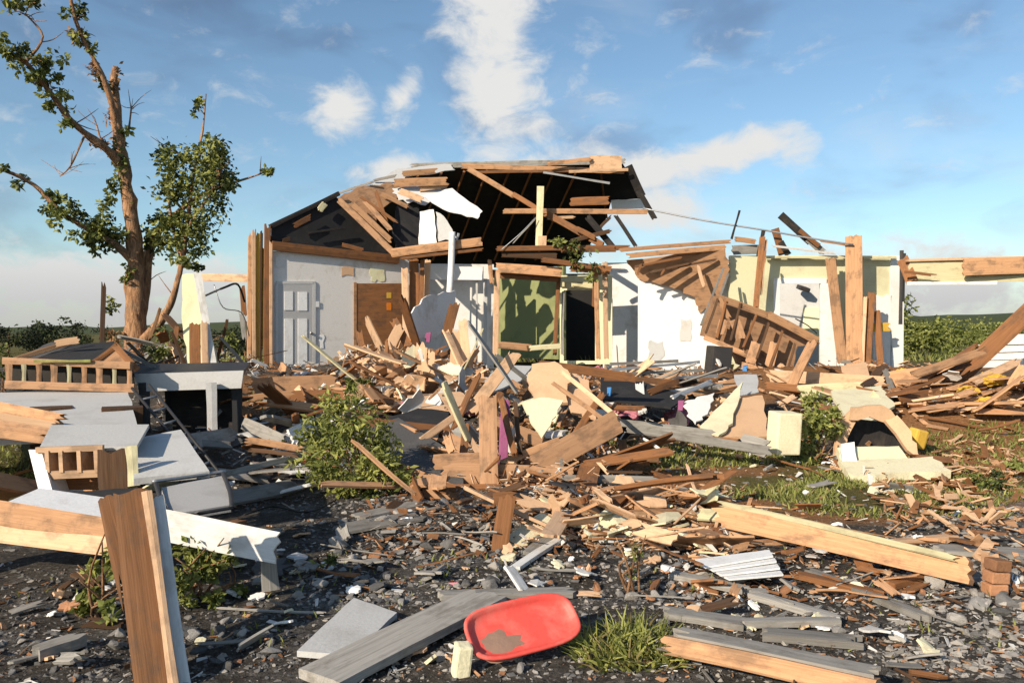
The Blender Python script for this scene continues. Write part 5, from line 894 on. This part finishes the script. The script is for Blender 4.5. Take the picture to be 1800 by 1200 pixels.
scatter('on the grass behind the big broken beam', 1250, 800, 1720, 900, 24, {'brown': 4, 'pine': 3, 'grey_wood': 2}, .04, .15, PALE, .1, (5, 0, 4), sc=.7); scatter('on the grey stones right of the brown stake', 900, 950, 1230, 1050, 24, {'pine_light': 2, 'grey_wood': 3, 'brown': 3, 'white_wood': 1}, .04, .2, PALE, .12, (6, 0, 3), sc=.55)
# stones: the largest are objects, the fine rest is gravel
def stones(where, x0, y0, x1, y1, n, smin, smax, mats):
    for _ in range(n):
        p = G(sr.uniform(x0, x1), sr.uniform(y0, y1)); s = smin*(smax/smin)**(sr.random()**1.7); m = pick(mats); p.z += s*.22
        scatter_obj('stone', sr.choice(STONES), m, p, (sr.uniform(-.5, .5), sr.uniform(-.5, .5), sr.uniform(0, 6.28)), (s*sr.uniform(.8, 1.3), s*sr.uniform(.7, 1.1), s*sr.uniform(.6, 1)), f'{"fist sized" if s > .05 else "small"} {TONE[m]} angular stone {where}', 'stone', f'{TONE[m]} stones {where}')
GS = {'stone': 6, 'stone_pale': 4, 'stone_brick': .7}
stones('between the brown stake and the pale panel', 560, 880, 880, 1060, 60, .03, .10, GS); stones('around the red tub', 700, 1030, 1180, 1195, 38, .022, .06, GS); stones('in front of the boards heap', 900, 950, 1260, 1060, 55, .03, .08, {'stone': 4, 'stone_pale': 5, 'stone_brick': 2})
stones('along the right edge', 1580, 930, 1800, 1120, 60, .03, .10, {'stone': 4, 'stone_pale': 5, 'stone_brick': .6}); stones('at the lower left corner', 0, 1040, 500, 1198, 45, .025, .07, {'stone': 9, 'stone_pale': 1}); stones('between the crossing grey planks', 1180, 1000, 1600, 1190, 26, .02, .05, GS); stones('around the pale panel on the ground', 400, 1040, 720, 1198, 14, .03, .07, {'stone': 4, 'stone_pale': 2, 'stone_brick': 2})
def gravel():
    bm = bmesh.new(); r = random.Random(77); lay = []
    base = []
    for k in range(6):
        q = [Vector((r.gauss(0, 1), r.gauss(0, 1), r.gauss(0, 1))).normalized() for _ in range(9)]; b2 = bmesh.new(); [b2.verts.new((v.x, v.y, v.z*.65)) for v in q]; bmesh.ops.convex_hull(b2, input=b2.verts[:])
        b2.verts.ensure_lookup_table(); b2.verts.index_update(); base.append(([v.co.copy() for v in b2.verts], [[v.index for v in f.verts] for f in b2.faces])); b2.free()
    for x0, y0, x1, y1, n, smin, smax, pale in ((520, 870, 1250, 1070, 4200, .008, .04, .4), (1560, 840, 1800, 1190, 2600, .008, .04, .6), (0, 1000, 560, 1198, 1900, .006, .03, .2), (560, 1040, 1560, 1198, 3000, .005, .026, .35), (400, 800, 900, 900, 1200, .01, .04, .3), (600, 640, 1250, 860, 1800, .02, .06, .4), (1250, 640, 1800, 900, 900, .015, .05, .5), (0, 640, 600, 820, 900, .015, .06, .3), (1250, 900, 1600, 1050, 500, .008, .03, .3), (1800, 700, 2500, 1198, 1800, .008, .04, .4), (-700, 760, 0, 1198, 1800, .008, .04, .2)):
        for _ in range(n):
            d = pix_dir(r.uniform(x0, x1), r.uniform(y0, y1)); Yg = CAMZ/-d.z if d.z < 0 else 20; Yg = min(Yg, 17)
            for _k in range(4):
                p = Vector((d.x/d.y*Yg, Yg, 0)); Yg = min(17.2, max(2, (CAMZ-H(p.x, p.y))/(-d.z/d.y))) if d.z < -.01 else Yg
            p = Vector((d.x/d.y*Yg, Yg, 0)); p.z = H(p.x, p.y); s = smin*(smax/smin)**(r.random()**2); vs, fs = r.choice(base); rot = Matrix.Rotation(r.uniform(0, 6.28), 3, 'Z') @ Matrix.Rotation(r.uniform(-.6, .6), 3, 'X'); sv = Vector((r.uniform(.7, 1.3), r.uniform(.7, 1.2), r.uniform(.6, 1)))*s
            nv = [bm.verts.new(p + rot @ Vector((v.x*sv.x, v.y*sv.y, v.z*sv.z))) for v in vs]; u = r.random(); mi = 1 if u < pale else (2 if u > .96 else 0)
            for f in fs: bm.faces.new([nv[i] for i in f]).material_index = mi
    me = bpy.data.meshes.new('gravel'); bm.to_mesh(me); bm.free(); o = link('gravel', me, ['stone', 'stone_pale', 'stone_brick']); o['kind'] = 'stuff'; o['label'] = 'fine grey gravel and crumbs strewn over the soil'; o['category'] = 'gravel'
gravel()

# litter: paper, insulation tufts, loose cables
PAPER = [scrap_mesh(rng.uniform(.03, .06)) for _ in range(5)]
for me in PAPER: me.materials.append(None)
def litter(where, x0, y0, x1, y1, n, mats):
    for _ in range(n):
        p = G(sr.uniform(x0, x1), sr.uniform(y0, y1), .015); m = pick(mats)
        scatter_obj('litter_scrap', sr.choice(PAPER), m, p, (sr.gauss(0, .3), sr.gauss(0, .3), sr.uniform(0, 6.28)), (sr.uniform(.6, 1.3),)*3, f'tiny crumpled {TONE[m]} litter scrap {where}', 'litter', f'{TONE[m]} litter {where}')
LM = {'white_wall': 4, 'pale_plaster': 3, 'tan_board': 2, 'stone_brick': 1}
litter('among the stones before the boards heap', 880, 950, 1260, 1060, 26, LM); litter('around the crossing grey planks', 1180, 1000, 1640, 1180, 26, LM); litter('on the dark soil left of the red tub', 380, 900, 820, 1190, 26, LM); litter('near the leaning post', 0, 980, 380, 1195, 14, LM); litter('on the grass at right', 1250, 800, 1790, 960, 24, LM)
def tuft_mesh(seed):
    bm = bmesh.new(); bmesh.ops.create_icosphere(bm, subdivisions=3, radius=1)
    for v in bm.verts: v.co *= 1 + .55*noise.noise(v.co*2.1+Vector((seed, 0, 0))) + .25*noise.noise(v.co*6+Vector((seed, 3, 0))); v.co.z *= .55
    return to_mesh(bm, 'tuft')
TUFTS = [tuft_mesh(k*3.3) for k in range(4)]
for me in TUFTS: me.materials.append(None)
for where, x0, y0, x1, y1, n, mats in (('before the wooden door', 610, 620, 760, 720, 7, {'pink_fluff': 1, 'tan_board': 3}), ('in the centre pile', 800, 650, 1080, 790, 8, {'pink_fluff': 2, 'insulation': 1, 'tan_board': 3}), ('below the white wall', 1090, 650, 1290, 740, 5, {'pink_fluff': 2, 'tan_board': 1}), ('in the right lumber heap', 1580, 650, 1800, 740, 5, {'insulation': 3, 'tan_board': 1})):
    for _ in range(n):
        p = G(sr.uniform(x0, x1), sr.uniform(y0, y1), .12); m = pick(mats); q = sr.uniform(.09, .2); c_ = {'pink_fluff': 'pink', 'insulation': 'yellow', 'tan_board': 'peach'}[m]
        scatter_obj('insulation_tuft', sr.choice(TUFTS), m, p, (sr.uniform(-.4, .4), sr.uniform(-.4, .4), sr.uniform(0, 6.28)), (q*sr.uniform(.8, 1.5), q, q), f'torn lump of {c_} insulation {where}', 'insulation', f'{c_} insulation lumps {where}')
for i, (pts, m, lb) in enumerate((([(1010, 1010), (1060, 985), (1120, 1005), (1170, 985)], 'cable_black', 'thin black cable snaking over the stones before the boards heap'), ([(430, 905), (480, 890), (540, 900), (590, 880)], 'cable_black', 'black cable lying on the soil right of the folded chair'), ([(1640, 900), (1690, 880), (1730, 900), (1790, 890)], 'white_wood', 'white cable lying on the grass at the right edge'), ([(1090, 760), (1130, 740), (1170, 752), (1225, 735)], 'cable_black', 'black cable across the dark hollow right of the diagonal beam'))):
    rod('cable', lb, 'cable', [G(x, y, .02) for x, y in pts], .008, m)

# splinters and crumbs of board: fine litter nobody could count
def chips():
    bm = bmesh.new(); r = random.Random(99)
    def one(p, l, w, t, mi, tilt):
        rot = Matrix.Rotation(r.uniform(0, 6.28), 3, 'Z') @ Matrix.Rotation(r.gauss(0, tilt), 3, 'Y') @ Matrix.Rotation(r.gauss(0, .5), 3, 'X'); q = r.uniform(.3, 1)
        c = [(-l, -w, 0), (l, -w*q, 0), (l*r.uniform(.7, 1.2), w*q, 0), (-l*r.uniform(.6, 1), w, 0)]; v = [bm.verts.new(p + rot @ Vector(a)) for a in c] + [bm.verts.new(p + rot @ Vector((a[0], a[1], t))) for a in c]
        for f in ((3, 2, 1, 0), (4, 5, 6, 7), (0, 1, 5, 4), (1, 2, 6, 5), (2, 3, 7, 6), (3, 0, 4, 7)): bm.faces.new([v[i] for i in f]).material_index = mi
    for x0, y0, x1, y1, n, heap, l0, l1, ms in ((600, 610, 850, 720, 1500, .3, .03, .14, (0, 0, 1, 2, 4, 4, 5)), (800, 660, 1100, 860, 1700, .25, .03, .12, (0, 1, 2, 2, 3, 4, 5)), (920, 860, 1290, 970, 1800, .08, .015, .07, (0, 1, 1, 2, 4, 5)), (1180, 940, 1680, 1070, 900, .02, .012, .05, (0, 2, 2, 3, 1, 5)), (1540, 640, 1810, 760, 1100, .12, .03, .14, (0, 0, 1, 2, 2, 4)), (430, 650, 650, 760, 900, .1, .03, .12, (0, 2, 2, 3, 5)), (1080, 640, 1560, 800, 1500, .15, .03, .12, (0, 1, 2, 3, 4, 5)), (1100, 790, 1700, 930, 350, .02, .015, .07, (0, 2, 2, 4, 5)), (0, 860, 900, 1198, 900, .01, .006, .04, (3, 3, 2, 5, 0)), (640, 850, 920, 980, 500, .05, .015, .07, (2, 2, 0, 3)), (1150, 1060, 1800, 1198, 500, .01, .006, .035, (3, 2, 5, 0)), (170, 620, 440, 760, 600, .3, .03, .1, (3, 3, 2, 5)), (1800, 660, 2500, 1150, 700, .05, .015, .09, (0, 2, 2, 3)), (-700, 660, 0, 1150, 700, .05, .015, .09, (3, 3, 2, 0))):
        for _ in range(n):
            d = pix_dir(r.uniform(x0, x1), r.uniform(y0, y1)); Yg = 12.0
            for _k in range(5): Yg = min(17.1, max(2.5, (CAMZ-H(d.x/d.y*Yg, Yg))/max(.005, -d.z/d.y)))
            Yg += r.uniform(-.2, .2); x = d.x/d.y*Yg; l = l0*(l1/l0)**(r.random()**1.4)
            one(Vector((x, Yg, H(x, Yg) + .005 + heap*r.random()**2.2)), l, l*r.uniform(.1, .5), l*r.uniform(.06, .2), r.choice(ms), .25 + heap)
    me = bpy.data.meshes.new('wood_chips'); bm.to_mesh(me); bm.free(); o = link('wood_chips', me, ['pine', 'pine_light', 'brown', 'grey_wood', 'tan_board', 'drywall']); o['kind'] = 'stuff'; o['label'] = 'fine splinters and crumbs of board strewn through the rubble'; o['category'] = 'splinters'
chips()
scatter('leaning before the centre left wall', 625, 590, 845, 690, 18, {'pine_light': 2, 'tan_board': 1}, .75, .75, {'tan_board': 5, 'drywall': 4, 'pale_plaster': 2, 'grey_panel': 2}, .6, (3, 2, 0), sc=1.1)
